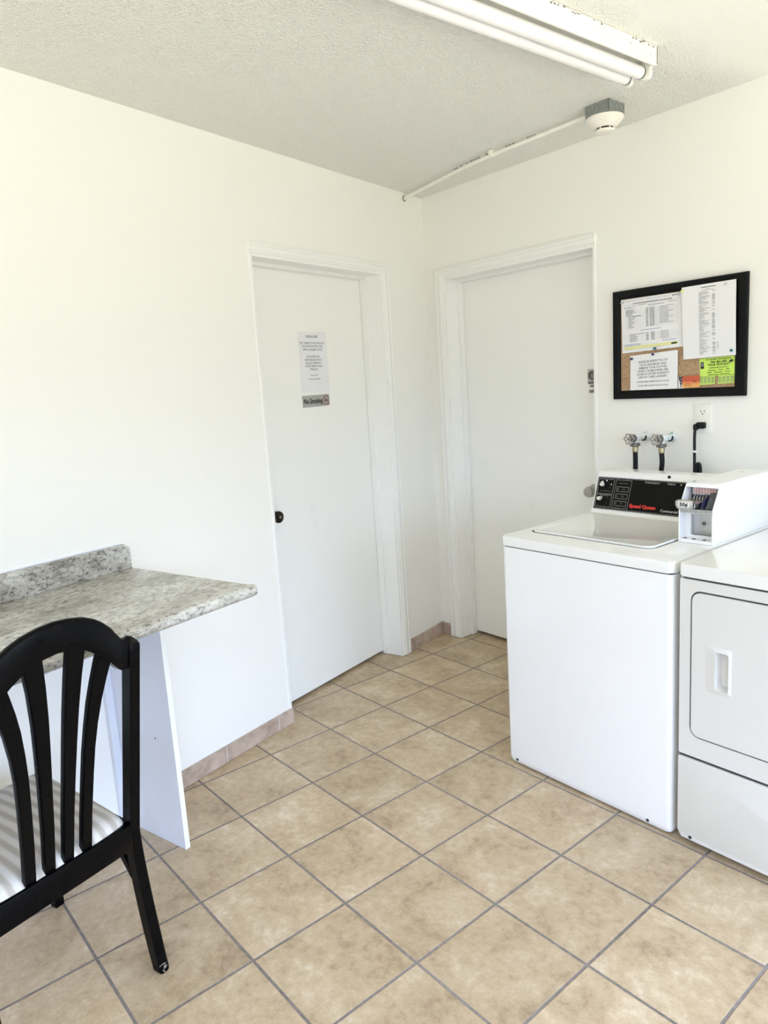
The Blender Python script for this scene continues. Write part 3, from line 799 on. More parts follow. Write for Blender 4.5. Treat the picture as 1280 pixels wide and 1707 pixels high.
# console
CP = [(-.318, .9155), (-.312, .9165), (-.306, .928), (-.261, 1.061), (-.258, 1.070), (-.252, 1.079), (-.243, 1.084), (-.232, 1.085), (-.168, 1.085), (-.166, 1.083), (-.166, .9155)]
con = t.part('console', m_enamel, lambda bm: prism(bm, CP, lambda u, v, d: Vector((d, u, v)), 1.293, 1.850, bev=.003, seg=2))
ky = (1.061 - .928); kx = (-.261 + .306); LN = math.hypot(kx, ky); nrm = Vector((0, -ky, kx)) / LN; upv = Vector((0, kx, ky)) / LN
def CS(x, w, e=0):           # on the sloping face: x, fraction up, height off the face
    return Vector((x, -.306, .928)) + upv * (w * LN) + nrm * e
t.part('glass_panel', m_panelb, lambda bm: prism(bm, rc4(1.300, 1.849, .03, .985), CS, 0, .003), label='glossy black control panel')
panel = t.part('panel_outline', m_gprint, lambda bm: [
    ringplate(bm, rc4(a, c, z0, z1), rc4(a + .0016, c - .0016, z0 + .014, z1 - .014), CS, .0028, .0034) for a, c, z0, z1 in
    ((1.302, 1.848, .045, .97), (1.306, 1.379, .48, .93), (1.306, 1.379, .09, .46), (1.386, 1.459, .09, .93), (1.395, 1.450, .58, .73), (1.395, 1.450, .37, .52), (1.395, 1.450, .16, .31))], smooth=0, label='thin grey outlines on the black panel')
def TX(bm, s_, h, x, w, **kw): text(bm, s_, h, lambda u, v: CS(x + u, w + v / LN, .0037), **kw)
def f(bm):
    n = 10; bm.faces.new([bm.verts.new(CS(1.669 + .0022 * math.cos(2 * PI * j / n), .90 + .017 * math.sin(2 * PI * j / n), .0037)) for j in range(n)])
t.part('light_dot', m_wprint, f, parent=panel, smooth=0)
t.part('cycle_lettering', m_wprint, lambda bm: TX(bm, 'P E R M A N E N T', .0088, 1.549, .90, sx=.90), parent=panel, smooth=0, label='spaced white word PERMANENT')
t.part('cycle_lettering', m_wprint, lambda bm: TX(bm, 'P R E S S', .0088, 1.629, .90, sx=.95), parent=panel, smooth=0, label='spaced white word PRESS')
t.part('model_lettering', m_wprint, lambda bm: TX(bm, 'Commercial', .0150, 1.602, .145, align='LEFT', sx=.98), parent=panel, smooth=0, label='white word Commercial')
t.part('red_lettering', m_red, lambda bm: TX(bm, 'Speed Queen', .0190, 1.4665, .20, align='LEFT', sx=1.10, bold=.0011), parent=panel, smooth=0)
def f(bm):
    TX(bm, 'CYCLE STATUS', .0062, 1.4225, .825, sx=1)
    TX(bm, 'WATER TEMPERATURE', .0050, 1.3425, .565, sx=1); TX(bm, 'FABRIC SELECTOR', .0050, 1.3425, .43, sx=1)
    for z, s_ in ((.655, 'WASH'), (.445, 'RINSE'), (.235, 'SPIN')):
        TX(bm, s_, .0055, 1.428, z)
    for x, z in ((1.36, .36), (1.358, .22), (1.352, .12), (1.318, .14), (1.362, .68)): TX(bm, 'ON', .004, x, z)
t.part('fine_lettering', m_gprint, f, parent=panel, smooth=0)
def knob(x, w, rot, lab):
    def f(bm):
        n = 24; pts = []
        for j in range(n):
            a = 2 * PI * j / n; r_ = .0078
            px, pz = r_ * math.cos(a), r_ * math.sin(a)
            if pz > 0: pz *= 1 + .9 * (1 - abs(math.cos(a))) ; px *= 1 - .35 * math.sin(a)
            pts.append((x + px * math.cos(rot) - pz * math.sin(rot), w + (px * math.sin(rot) + pz * math.cos(rot)) / LN))
        prism(bm, pts, CS, .003, .017, bev=.0015, seg=2)
    t.part('selector_knob', m_knobw, f, parent=panel, label=lab)
knob(1.328, .75, 0, 'cream teardrop knob pointing up')
knob(1.325, .325, -.9, 'cream teardrop knob pointing right')
for x, z in ((1.343, .88), (1.367, .775)):
    t.part('indicator', m_wprint, lambda bm: lathe(bm, CS(x, z, .003), nrm, [(0, .0028), (.002, .0026), (.0026, .001)], 12), parent=panel)
for w in (.655, .445, .235):
    t.part('indicator_light', m_gprint, lambda bm: lathe(bm, CS(1.403, w, .003), nrm, [(0, .0025), (.0015, .0023), (.002, .001)], 12), parent=panel)
t.part('console_plug', m_blackp, lambda bm: lathe(bm, (1.614, -.259, 1.0755), (0, -.8, .45), [(-.002, .0058), (.0018, .0058), (.0022, .004)], 20), parent=con)
for x, y in ((WX0 + .05, WY0 + .06), (WX1 - .05, WY0 + .06), (WX0 + .05, WY1 - .05), (WX1 - .05, WY1 - .05)):
    t.part('foot', m_rubber, lambda bm: lathe(bm, (x, y, 0), (0, 0, 1), [(0, .02), (.006, .022), (.010, .015), (.02, .008)], 16))

# coin box -----------------------------------------------------------------
KX0, KX1 = 1.851, 1.971
prof = [(-.615, .917), (-.613, 1.031), (-.566, 1.108), (-.19, 1.112), (-.19, .917)]
t = Thing('coin_box', 'white coin meter case standing on the washer lid, slide marked 50 cents', 'coin box', ((KX0 + KX1) / 2, -.4, .917))
KP = lambda u, v, d: Vector((d, u, v))
def f(bm):
    th = .004
    prism(bm, prof, KP, KX0, KX0 + th, bev=.001, seg=1)
    prism(bm, prof, KP, KX1 - .007, KX1, bev=.0015, seg=1)
    box(bm, KX0 + th, KX1 - .007, -.569, -.19, 1.1065, 1.112, .001, 1)       # top
    prism(bm, [(-.569, 1.1085), (-.573, 1.098), (-.568, 1.098), (-.563, 1.1065)], KP, KX0 + th, KX1 - .007)
    box(bm, KX0 + th, KX1 - .007, -.615, -.19, .917, .929, .001, 1)          # bottom
    box(bm, KX0 + th, KX1 - .007, -.200, -.19, .92, 1.11)                    # back
case = t.part('case', m_enamel, f)
for x in (1.868, 1.898, 1.934):
    t.part('drain_hole', m_dark, lambda bm: lathe(bm, (x, -.600, .9285), (0, 0, 1), [(0, .0062), (.0011, .0062)], 16), parent=case)
t.part('shelf', m_alu, lambda bm: prism(bm, [(-.611, 1.018), (-.613, 1.024), (-.612, 1.031), (-.54, 1.038), (-.54, 1.02)], KP, KX0 + .004, KX1 - .007), label='bare metal ledge')
def f(bm):
    ringplate(bm, rc4(KX0 + .004, KX1 - .007, .929, 1.02), rc4(KX0 + .022, KX1 - .008, .937, 1.008), lambda u, z, d: Vector((u, d, z)), -.575, -.560)
t.part('coin_door_frame', m_enamel, f)
cd = t.part('coin_door', m_alu, lambda bm: box(bm, KX0 + .023, KX1 - .009, -.566, -.55, .938, 1.006, .002), label='brushed metal cash door')
t.part('door_lock', m_fit, lambda bm: lathe(bm, (1.915, -.566, .977), (0, -1, 0), [(0, .0065), (.003, .0062), (.004, .004), (.003, .003), (.003, .001)], 18), parent=cd)
t.part('scratch', m_wprint, lambda bm: tube(bm, arc([(1.897, -.5663, .955), (1.908, -.5663, .957), (1.918, -.5663, .961), (1.923, -.5663, .968)], 4), .0005, 6), parent=cd, label='pale curved scratch')
def f(bm):
    box(bm, KX0 + .004, KX1 - .007, -.535, -.525, 1.03, 1.107)
t.part('mechanism_plate', m_smoke, f)
for i in range(8):
    x = 1.877 + i * .0098
    t.part('slide_finger', m_alu, lambda bm: tube(bm, [(x, -.566, 1.040 + .012), (x, -.558, 1.066), (x, -.545, 1.072)], .0022, 8))
def f(bm):
    box(bm, KX0 + .015, KX1 - .010, -.552, -.536, 1.070, 1.104, .001, 1)
sp = t.part('slot_plate', m_alu, f)
for i in range(8):
    x = 1.877 + i * .0098
    o = t.part('coin_slot', m_slug, lambda bm: prism(bm, rrect(x - .0032, x + .0032, 1.076, 1.094, .003, 4), lambda u, z, d: Vector((u, -d, z)), .551, .5545), parent=sp, label='pink-lined coin slot')
def f(bm):
    prism(bm, [(-.640, 1.040), (-.640, 1.052), (-.56, 1.056), (-.535, 1.056), (-.535, 1.040)], KP, 1.872, 1.921, bev=.001, seg=1)
sl_ = t.part('coin_slide', m_chrome, f)
def f(bm):
    pl = [(1.862, 1.048), (1.869, 1.037), (1.914, 1.037), (1.921, 1.043), (1.921, 1.061), (1.914, 1.066), (1.869, 1.066), (1.862, 1.061)]
    prism(bm, pl, lambda u, z, d: Vector((u, -d, z)), .640, .655, bev=.002, seg=2)
sh = t.part('slide_handle', m_chrome, f, label='polished push plate')
t.part('value_plate', m_wprint, lambda bm: prism(bm, rrect(1.872, 1.912, 1.0425, 1.0615, .004, 4), lambda u, z, d: Vector((u, -d, z)), .654, .6563), parent=sh, label='white plate')
t.part('value_lettering', m_inkd, lambda bm: text(bm, '50\u00a2', .0165, lambda u, v: Vector((1.892 + u, -.6570, 1.052 + v)), sx=1.18, bold=.0006), parent=sh, smooth=0)
t.part('side_guard', m_navyp, lambda bm: prism(bm, [(-.612, 1.036), (-.595, 1.062), (-.54, 1.075), (-.54, 1.036)], KP, 1.926, 1.929), label='dark blue inner guard')
t.part('smoked_guard', m_smoke, lambda bm: prism(bm, [(-.600, 1.034), (-.565, 1.080), (-.54, 1.080), (-.54, 1.034)], KP, 1.935, 1.963, bev=.001, seg=1))
t.part('top_lock', m_nickel, lambda bm: lathe(bm, (1.893, -.264, 1.1115), (0, 0, 1), [(0, .010), (.001, .0098), (.0012, .006), (.0004, .005), (.0004, .001)], 20))

# ------------------------------------------------------------------ dryer
DX0, DX1 = 1.999, 2.682
t = Thing('dryer', 'white front-loading coin dryer to the right of the washer, recessed door pull', 'dryer', ((DX0 + DX1) / 2, (WY0 + WY1) / 2, 0))
def f(bm):
    o = rr3(DX0 + .002, DX1 - .002, WY0 + .006, WY1, .010, .004)
    ringplate(bm, rrect(DX0 + .002, DX1 - .002, WY0 + .03, WY1, .01, 6), rrect(DX0 + .02, DX1 - .02, WY0 + .06, WY1 - .02, .01, 6), UP, .030, .874); box(bm, DX0 + .002, DX1 - .002, WY0 + .006, WY0 + .031, .030, .37); box(bm, DX0 + .002, DX1 - .002, WY0 + .006, WY0 + .031, .84, .874); box(bm, DX0 + .002, DX0 + .045, WY0 + .0055, WY0 + .031, .36, .85); box(bm, DX1 - .08, DX1 - .002, WY0 + .0055, WY0 + .031, .36, .85)
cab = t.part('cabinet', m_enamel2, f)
def FP(x, z, d): return Vector((x, WY0 - d, z))
DZ0, DZ1, DXa, DXb = .382, .836, 2.040, 2.600
def f(bm):
    n = 6
    ringplate(bm, rrect(DX0 + .002, DX1 - .002, .312, .873, .004, n), rrect(DXa - .0055, DXb + .0055, DZ0 - .0055, DZ1 + .0055, .032, n), FP, -.006, 0)
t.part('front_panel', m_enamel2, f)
t.part('door_gap', m_gap_shade, lambda bm: ringplate(bm, rrect(DXa - .0055, DXb + .0055, DZ0 - .0055, DZ1 + .0055, .032, 6), rrect(DXa + .008, DXb - .008, DZ0 + .008, DZ1 - .008, .02, 6), FP, -.0058, -.0052), parent=cab)  # dark ring behind the door, colouring the groove as shaded
hx0, hx1, hz0, hz1 = 2.084, 2.162, .538, .683
def f(bm):
    n = 6
    o = rrect(DXa, DXb, DZ0, DZ1, .026, n); i = rrect(hx0 + .028, hx1 - .006, hz0 + .012, hz1 - .012, .010, n)
    ringplate(bm, o, i, FP, -.005, .0015)
    # rolled edge
    c0 = ((DXa + DXb) / 2, (DZ0 + DZ1) / 2)
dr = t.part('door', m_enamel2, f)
def f(bm):
    n = 6
    o = rrect(hx0, hx1, hz0, hz1, .006, n); i = rrect(hx0 + .030, hx1 - .008, hz0 + .013, hz1 - .014, .009, n)
    ringplate(bm, o, i, FP, .0010, .0014, di0=.0010, di1=.0062)
    # bowl of the pull
    lv = [(.0062, 0), (-.004, .002), (-.022, .007)]
    cx, cz = (hx0 + .030 + hx1 - .008) / 2, (hz0 + hz1) / 2
    rows = [[bm.verts.new(FP(cx + (x - cx) * (1 - s_ / .02), cz + (z - cz) * (1 - s_ / .06), d)) for x, z in i] for d, s_ in lv]
    for r0, r1 in zip(rows, rows[1:]):
        for j in range(len(i)): bm.faces.new((r0[j], r0[(j + 1) % len(i)], r1[(j + 1) % len(i)], r1[j]))
    bm.faces.new(rows[-1])
t.part('door_pull', m_enamel2, f, parent=dr)
def f(bm):
    o = rrect(DX0 + .001, DX1 - .001, .042, .303, .006, 4)
    prism(bm, o, FP, -.008, .004, bev=.003, seg=2)
    prism(bm, [(DX0 + .012, .026), (DX1 - .012, .026), (DX1 - .004, .044), (DX0 + .004, .044)], FP, -.008, -.001)
lp = t.part('lower_panel', m_enamel2, f)
for x in (DX0 + .042, DX1 - .042):
    t.part('panel_screw', m_dark, lambda bm: cyl(bm, (x, WY0 + .006, .035), (x, WY0 - .0012, .035), .0052, 16), parent=lp)
t.part('seam', m_gap_shade, lambda bm: prism(bm, rc4(DX0 + .004, DX1 - .004, .303, .312), FP, -.008, -.004), parent=cab)  # dark strip for the shade between front and lower panels
t.part('top_gap_shade', m_gap_shade, lambda bm: prism(bm, rr3(DX0 + .006, DX1 - .006, WY0 + .004, WY1, .01, .006), UP, .8735, .8805))  # dark sheet for the shaded gap under the dryer top
t.part('top_panel', m_lidw, lambda bm: prism(bm, rr3(DX0, DX1, WY0 - .003, WY1, .010, .006), UP, .880, .919, bev=.005, seg=3))
t.part('console', m_enamel, lambda bm: prism(bm, CP, lambda u, v, d: Vector((d, u, v + .003)), 2.22, DX1 - .003, bev=.003, seg=2))
t.part('glass_panel', m_panelb, lambda bm: prism(bm, rc4(2.24, DX1 - .012, .03, .985), lambda x, w, e: CS(x, w, e) + Vector((0, 0, .003)), 0, .003), label='glossy black control panel')
for x, y in ((DX0 + .05, WY0 + .06), (DX1 - .05, WY0 + .06), (DX0 + .05, WY1 - .05), (DX1 - .05, WY1 - .05)):
    t.part('foot', m_rubber, lambda bm: lathe(bm, (x, y, 0), (0, 0, 1), [(0, .02), (.006, .022), (.010, .015), (.02, .008)], 16))

# ------------------------------------------------------------------ counter
CS0, CS1 = 2.079, 4.40
t = Thing('counter', 'speckled grey granite-look countertop with backsplash along the left wall', 'counter', (2.9, .3, .875), ML)
def f(bm):
    pr = [(0.001, .877), (0.001, .915)]
    pr += [(.590, .915), (.600, .9155), (.608, .9175)]
    for k in range(9):
        a = PI / 2 - PI * .95 * k / 8
        pr.append((.614 + .017 * math.cos(a) * 1.0, .9005 + .018 * math.sin(a)))
    pr += [(.606, .877), (.59, .877)]
    a_ = [bm.verts.new((CS0 + .010 * (1 - (d / .6)), d, z)) for d, z in pr]; c_ = [bm.verts.new((CS1, d, z)) for d, z in pr]
    n = len(pr)
    bm.faces.new(a_); bm.faces.new(c_[::-1])
    for j in range(n): bm.faces.new((a_[j], a_[(j + 1) % n], c_[(j + 1) % n], c_[j]))
t.part('worktop', m_gran, f)
def f(bm):
    o = [(CS0 + .009, .9152), (CS0 + .009, .985), (CS0 + .014, .993), (CS0 + .028, 1.003), (CS1, 1.003), (CS1, .9152)]
    prism(bm, o, FL, .001, .022, bev=.003, seg=2)
t.part('backsplash', m_gran, f)
t.part('caulk_line', m_mel, lambda bm: box(bm, CS0 + .03, CS1, .0005, .006, 1.003, 1.0055), label='white caulk along the wall')
t.part('wall_cleat', m_mel, lambda bm: box(bm, 2.24, CS1, .001, .02, .80, .876))
t = Thing('support_panel', 'white upright panel holding up the end of the countertop', 'panel', (2.215, .16, 0), ML)
t.part('board', m_mel, lambda bm: box(bm, 2.206, 2.224, .001, .322, 0, .8765, .0008, 1))
t.part('lit_edge', m_fixt, lambda bm: box(bm, 2.2055, 2.2245, .3222, .3245, .0, .8765, .0006, 1), label='front edge coloured brighter as the lit side')  # same white board; its lit front edge is painted with a brighter material
t.part('screw_hole', m_dark, lambda bm: lathe(bm, (2.224, .23, .38), (1, 0, 0), [(0, .003), (.0006, .003), (.0007, .001)], 10))
t.part('floor_batten', m_mel, lambda bm: box(bm, 2.2242, 2.252, .001, .020, 0, .76, .001, 1), label='narrow white strip up the wall')

# ------------------------------------------------------------------ chair
TH = math.radians(17.25)
MC = Matrix.Translation((1.346, -2.31, 0)) @ Matrix.Rotation(PI / 2 + TH, 4, 'Z')       # (right, forward, up)
CW = .4395; XC = -CW / 2                      # centre of the chair in its own frame
t = Thing('dining_chair', 'black wooden slat-back chair with striped seat pushed up to the counter', 'chair', (XC, .25, 0), MC)
def vz(z):                                   # forward position of the rear frame's mid-plane at height z
    if z > .40: return .030 - .0975 * (z - .40) / .52 + .012
    q = (.40 - z) / .40
    return .042 - .045 * q ** 1.6
PD = .038
def post(side):
    def f(bm):
        x0 = -.030 if side > 0 else -CW; x1 = 0 if side > 0 else -CW + .030
        zs = [0, .004, .06, .12, .18, .24, .30, .35, .40, .5, .6, .7, .8, .88, .918, .926]
        rows = []
        for k, z in enumerate(zs):
            c = vz(z); hd = PD / 2 * (1 if z > .1 else .88 + .12 * z / .1); ix = .003 if k in (0,) else 0
            zt = 0
            if k == len(zs) - 1: hd -= .004; ix = .003
            fl = 0.004 * side * max(0, (.35 - z) / .35)
            pts = [(x0 + ix + fl, c - hd), (x1 - ix + fl, c - hd), (x1 - ix + fl, c + hd), (x0 + ix + fl, c + hd)]
            # chamfered section
            ch = .004; sec = []
            (a, b_), (c1, _), (_, d1), _ = pts[0], pts[1], pts[2], pts[3]
            sec = [(a + ch, b_), (c1 - ch, b_), (c1, b_ + ch), (c1, d1 - ch), (c1 - ch, d1), (a + ch, d1), (a, d1 - ch), (a, b_ + ch)]
            tilt = .0
            rows.append([bm.verts.new((px, py, z + (.010 * (py - b_) / (d1 - b_) if k >= len(zs) - 2 else 0))) for px, py in sec])
        for r0, r1 in zip(rows, rows[1:]):
            for j in range(8): bm.faces.new((r0[j], r0[(j + 1) % 8], r1[(j + 1) % 8], r1[j]))
        bm.faces.new(rows[0][::-1]); bm.faces.new(rows[-1])
    return f
for side in (1, -1):
    o = t.part('rear_leg', m_black, post(side))
    x = -.015 if side > 0 else -CW + .015
    if side > 0:
        def f(bm):
            rnd = random.Random(2)
            for k in range(9):
                zz = rnd.uniform(.002, .024); ww = rnd.uniform(.004, .009)
                yy = vz(zz) - .5 * PD * .88 - .0006; xx = rnd.uniform(-.026, -.006)
                box(bm, xx, xx + ww, yy, yy + .001, zz, zz + rnd.uniform(.002, .005))
            for k in range(5):
                zz = rnd.uniform(.002, .02); yy = vz(zz) + rnd.uniform(-.014, .010)
                box(bm, .0035, .0048, yy, yy + .005, zz, zz + .003)
        t.part('scuff', m_ring, f, parent=o, label='worn wood at the foot')
# arched top rail: lofted between lower and upper outlines, following the back rake
UPX = [(-.195, .946), (-.180, .944), (-.168, .952), (-.156, .966), (-.140, .987), (-.120, 1.006), (-.098, 1.021), (-.070, 1.034), (-.035, 1.042), (0, 1.045)]
LOX = [(-.195, .868), (-.180, .865), (-.168, .868), (-.156, .879), (-.140, .897), (-.120, .917), (-.098, .936), (-.070, .955), (-.035, .969), (0, .973)]
def f(bm):
    up = UPX + [(-x, z) for x, z in UPX[-2::-1]]; lo = LOX + [(-x, z) for x, z in LOX[-2::-1]]
    rows = []
    for (xu, zu), (xl, zl) in zip(up, lo):
        sec = []
        for (x, z, dv) in ((xl, zl, -.011), (xu, zu - .008, -.013), (xu, zu - .002, -.009), (xu, zu, -.002), (xu, zu, .004), (xu, zu - .003, .010), (xl, zl, .011)):
            bow = .010 * (1 - (x / .19) ** 2)
            sec.append(bm.verts.new((XC + x, vz(z) + dv - bow, z)))
        rows.append(sec)
    n = len(rows[0])
    for r0, r1 in zip(rows, rows[1:]):
        for j in range(n): bm.faces.new((r0[j], r0[(j + 1) % n], r1[(j + 1) % n], r1[j]))
    bm.faces.new(rows[0]); bm.faces.new(rows[-1][::-1])
t.part('top_rail', m_black, f, smooth=50)
def slat(sign, prof):
    def f(bm):
        rows = []
        for z, off, w in prof:
            x = XC + sign * off; bow = .010 * (1 - (off / .19) ** 2) * max(0, min(1, (z - .42) / .45)); c = vz(z) - bow
            hw = w / 2
            rows.append([bm.verts.new(q) for q in ((x - hw + .002, c - .0075, z), (x + hw - .002, c - .0075, z), (x + hw, c - .004, z), (x + hw, c + .0075, z), (x - hw, c + .0075, z), (x - hw, c - .004, z))])
        for r0, r1 in zip(rows, rows[1:]):
            for j in range(6): bm.faces.new((r0[j], r0[(j + 1) % 6], r1[(j + 1) % 6], r1[j]))
        bm.faces.new(rows[0]); bm.faces.new(rows[-1][::-1])
    return f
INN = [(.415, .0235, .027), (.55, .0255, .029), (.65, .029, .031), (.74, .0325, .034), (.82, .0365, .037), (.90, .043, .041), (.965, .051, .046), (.985, .053, .046)]
OUT = [(.415, .072, .028), (.52, .0735, .028), (.63, .078, .029), (.70, .082, .030), (.76, .0885, .032), (.82, .098, .036), (.87, .110, .040), (.91, .122, .044), (.945, .132, .045)]
for sgn in (-1, 1):
    for pr in (OUT, INN): t.part('slat', m_black, slat(sgn, pr), smooth=45)
t.part('back_rail', m_black, lambda bm: box(bm, -CW + .028, -.028, .022, .046, .357, .427, .003))
def tr(z, y):    # half width of the seat frame at forward position y
    return .19 + .035 * y / .5
for sgn in (-1, 1):
    y0, y1 = .045, .485; a, c = XC + sgn * (tr(0, y0) + .012), XC + sgn * (tr(0, y1) + .004)
    t.part('side_rail', m_black, lambda bm: prism(bm, [(a, y0), (a - sgn * .020, y0), (c - sgn * .020, y1), (c, y1)], UP, .365, .420))
t.part('front_rail', m_black, lambda bm: box(bm, XC - .215, XC + .215, .468, .490, .365, .420, .003))
for sgn in (-1, 1):
    def f(bm):
        cx = XC + sgn * .215; cy = .485
        rows = []
        for z, h in ((0, .0135), (.2, .0165), (.38, .020), (.420, .020)):
            rows.append([bm.verts.new((cx + a * h, cy + b_ * h, z)) for a, b_ in ((-1, -1), (1, -1), (1, 1), (-1, 1))])
        for r0, r1 in zip(rows, rows[1:]):
            for j in range(4): bm.faces.new((r0[j], r0[(j + 1) % 4], r1[(j + 1) % 4], r1[j]))
        bm.faces.new(rows[0][::-1]); bm.faces.new(rows[-1])
    t.part('front_leg', m_black, f)
    def f(bm):     # curved brace under the side rail beside the rear leg
        x = XC + sgn * (.19 + .009); pts = []
        for k in range(9):
            s_ = k / 8; y = .050 + .115 * s_; z = .265 + .100 * math.sin(s_ * PI / 2); pts.append((y, z))
        poly = [(y, z) for y, z in pts] + [(y + (.002 if i == 0 else -.0), z + .030 - .012 * i / 8 * 0) for i, (y, z) in reversed(list(enumerate(pts)))]
        prism(bm, poly, KP, x - .009, x + .009)
    t.part('corner_brace', m_black, f)
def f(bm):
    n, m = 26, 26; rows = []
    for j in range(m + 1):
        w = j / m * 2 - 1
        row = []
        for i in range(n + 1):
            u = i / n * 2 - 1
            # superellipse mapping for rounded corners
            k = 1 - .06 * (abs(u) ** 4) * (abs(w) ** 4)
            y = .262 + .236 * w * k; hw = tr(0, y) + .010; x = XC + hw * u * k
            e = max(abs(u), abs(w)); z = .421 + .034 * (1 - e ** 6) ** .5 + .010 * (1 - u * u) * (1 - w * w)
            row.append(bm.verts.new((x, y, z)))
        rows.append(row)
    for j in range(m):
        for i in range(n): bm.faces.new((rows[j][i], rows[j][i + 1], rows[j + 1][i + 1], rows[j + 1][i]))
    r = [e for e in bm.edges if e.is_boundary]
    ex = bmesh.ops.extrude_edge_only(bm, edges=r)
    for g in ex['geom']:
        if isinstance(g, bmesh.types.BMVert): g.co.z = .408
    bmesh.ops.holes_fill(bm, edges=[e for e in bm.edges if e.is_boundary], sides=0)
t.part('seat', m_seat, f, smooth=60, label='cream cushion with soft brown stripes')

# ------------------------------------------------------------------ ceiling light
FX0, FX1, FY1, FY0, FZ = 1.598, 1.745, -.572, -1.86, 2.428
t = Thing('fluorescent_light', 'white two-tube fluorescent strip light on the ceiling', 'ceiling light', ((FX0 + FX1) / 2, (FY0 + FY1) / 2, H - .001))
def f(bm):
    pr = [(FX0, H - .001), (FX0, FZ + .004), (FX0 + .003, FZ), (FX0 + .008, FZ), (FX0 + .030, FZ + .026), (FX1 - .030, FZ + .026), (FX1 - .008, FZ), (FX1 - .003, FZ), (FX1, FZ + .004), (FX1, H - .001)]
    prism(bm, pr, lambda u, v, d: Vector((u, d, v)), FY0, FY1)
    for y0, y1 in ((FY0 - .001, FY0 + .004), (FY1 - .004, FY1 + .001)): box(bm, FX0, FX1, y0, y1, FZ, H - .001, .001, 1)
hs = t.part('housing', m_fixt, f)
rnd = random.Random(11); CH = []
if True:
    for y in [-1.10, -1.085, -1.07, -1.045, -1.005, -.995, -.985, -.972, -.905, -.87, -.71, -.695, -.672, -.66, -.65, -.625, -.60]:
        l = rnd.uniform(.004, .012); z = H - rnd.uniform(.001, .006); CH.append((y, y + l, z - rnd.uniform(.002, .004), z))
    for y, z in ((-.72, 2.463), (-.612, 2.452)): CH.append((y, y + .0016, z - .004, z))
for y0, y1, z0, z1 in CH:
    t.part('chip', m_chip_dash, lambda bm: box(bm, FX1 - .0005, FX1 + .0008, y0, y1, z0, z1), parent=hs, label='dark paint chip')
for x in (1.695, 1.645):
    tb = t.part('tube', m_tube, lambda bm: cyl(bm, (x, FY1 - .018, 2.4215), (x, FY0 + .018, 2.4215), .0190, 32))
    for y0, sg in ((FY1 - .019, 1), (FY0 + .019, -1)):
        t.part('tube_cap', m_tubecap, lambda bm: lathe(bm, (x, y0, 2.4215), (0, sg, 0), [(0, .0194), (.004, .0194), (.006, .015)], 32), parent=tb, label='dark metal end cap')
for y0, y1 in ((FY1 - .013, FY1 - .002), (FY0 + .002, FY0 + .013)):
    for x in (1.645, 1.712):
        t.part('lamp_holder', m_fixt, lambda bm: prism(bm, rrect(x - .0165, x + .0165, 2.396, 2.452, .012, 5), lambda u, z, d: Vector((u, d, z)), y0, y1))

# smoke detector, its box and conduit
BXc, BYc = 1.358, -.285
t = Thing('junction_box', 'grey steel junction box on the ceiling above the smoke detector', 'junction box', (BXc, BYc, H - .001))
t.part('box', m_steelbox, lambda bm: box(bm, BXc - .052, BXc + .052, BYc - .052, BYc + .052, 2.4405, H - .001, .0015, 1))
for k, (px, py, ax) in enumerate([(BXc - .033, BYc - .052, 0), (BXc, BYc - .052, 0), (BXc + .031, BYc - .052, 0), (BXc + .052, BYc - .033, 1), (BXc + .052, BYc, 1), (BXc + .052, BYc + .033, 1)]):
    def f(bm):
        c = Vector((px, py, 2.464)); u = Vector((1, 0, 0)) if ax == 0 else Vector((0, 1, 0)); nn = Vector((0, -1, 0)) if ax == 0 else Vector((1, 0, 0))
        tube(bm, [c + nn * .0004 + u * .0115 * math.cos(2 * PI * j / 24) + Vector((0, 0, .0125 * math.sin(2 * PI * j / 24))) for j in range(25)], .0008, 6, caps=False)
    t.part('knockout', m_knock, f)
t.part('corner_seam', m_dark, lambda bm: box(bm, BXc + .0512, BXc + .0528, BYc - .0528, BYc - .0512, 2.442, H - .002))
t = Thing('smoke_detector', 'round ivory smoke detector hanging under the grey box', 'smoke detector', (BXc, BYc, 2.44))
def f(bm): lathe(bm, (BXc, BYc, 2.4403), (0, 0, -1), [(0, .066), (.002, .069), (.010, .0685), (.018, .062), (.030, .048), (.036, .0415), (.038, .0385), (.038, .030)], 56)
t.part('housing', m_det, f)
def f(bm): cyl(bm, (BXc, BYc, 2.404), (BXc, BYc, 2.396), .030, 40)
t.part('sensor_gap', m_dark, f)
def f(bm):
    lathe(bm, (BXc, BYc, 2.396), (0, 0, -1), [(0, .034), (.002, .036), (.007, .035), (.010, .030), (.011, .012)], 48)
    for k in range(6):
        a = k * PI / 3 - .95
        box(bm, -.0015, .0015, .030, .037, 0, .010, xf=Matrix.Translation((BXc, BYc, 2.394)) @ Matrix.Rotation(a, 4, 'Z'))
t.part('sensor_cap', m_det, f)
t = Thing('conduit', 'thin white painted conduit along the ceiling from the grey box to the left wall', 'pipe', (.7, -.27, H - .01))
pipe = [(1.308, -.285, 2.467), (1.15, -.285, 2.466), (1.0, -.285, 2.464), (.80, -.282, 2.462), (.62, -.262, 2.464), (.42, -.222, 2.466), (.20, -.185, 2.462), (.045, -.166, 2.456)]
t.part('pipe', m_fixt, lambda bm: tube(bm, arc(pipe, 6), .0085, 14))
t.part('wall_ring', m_ring, lambda bm: lathe(bm, ML @ Vector((.172, .001, 2.456)), ML.to_3x3() @ Vector((0, 1, 0)), [(0, .015), (.003, .0145), (.004, .010)], 24), label='rough metal ring at the wall')
t.part('strap', m_fixt, lambda bm: box(bm, .770, .790, -.297, -.268, 2.453, 2.4825, .003))
rnd = random.Random(4); P = arc(pipe, 10)
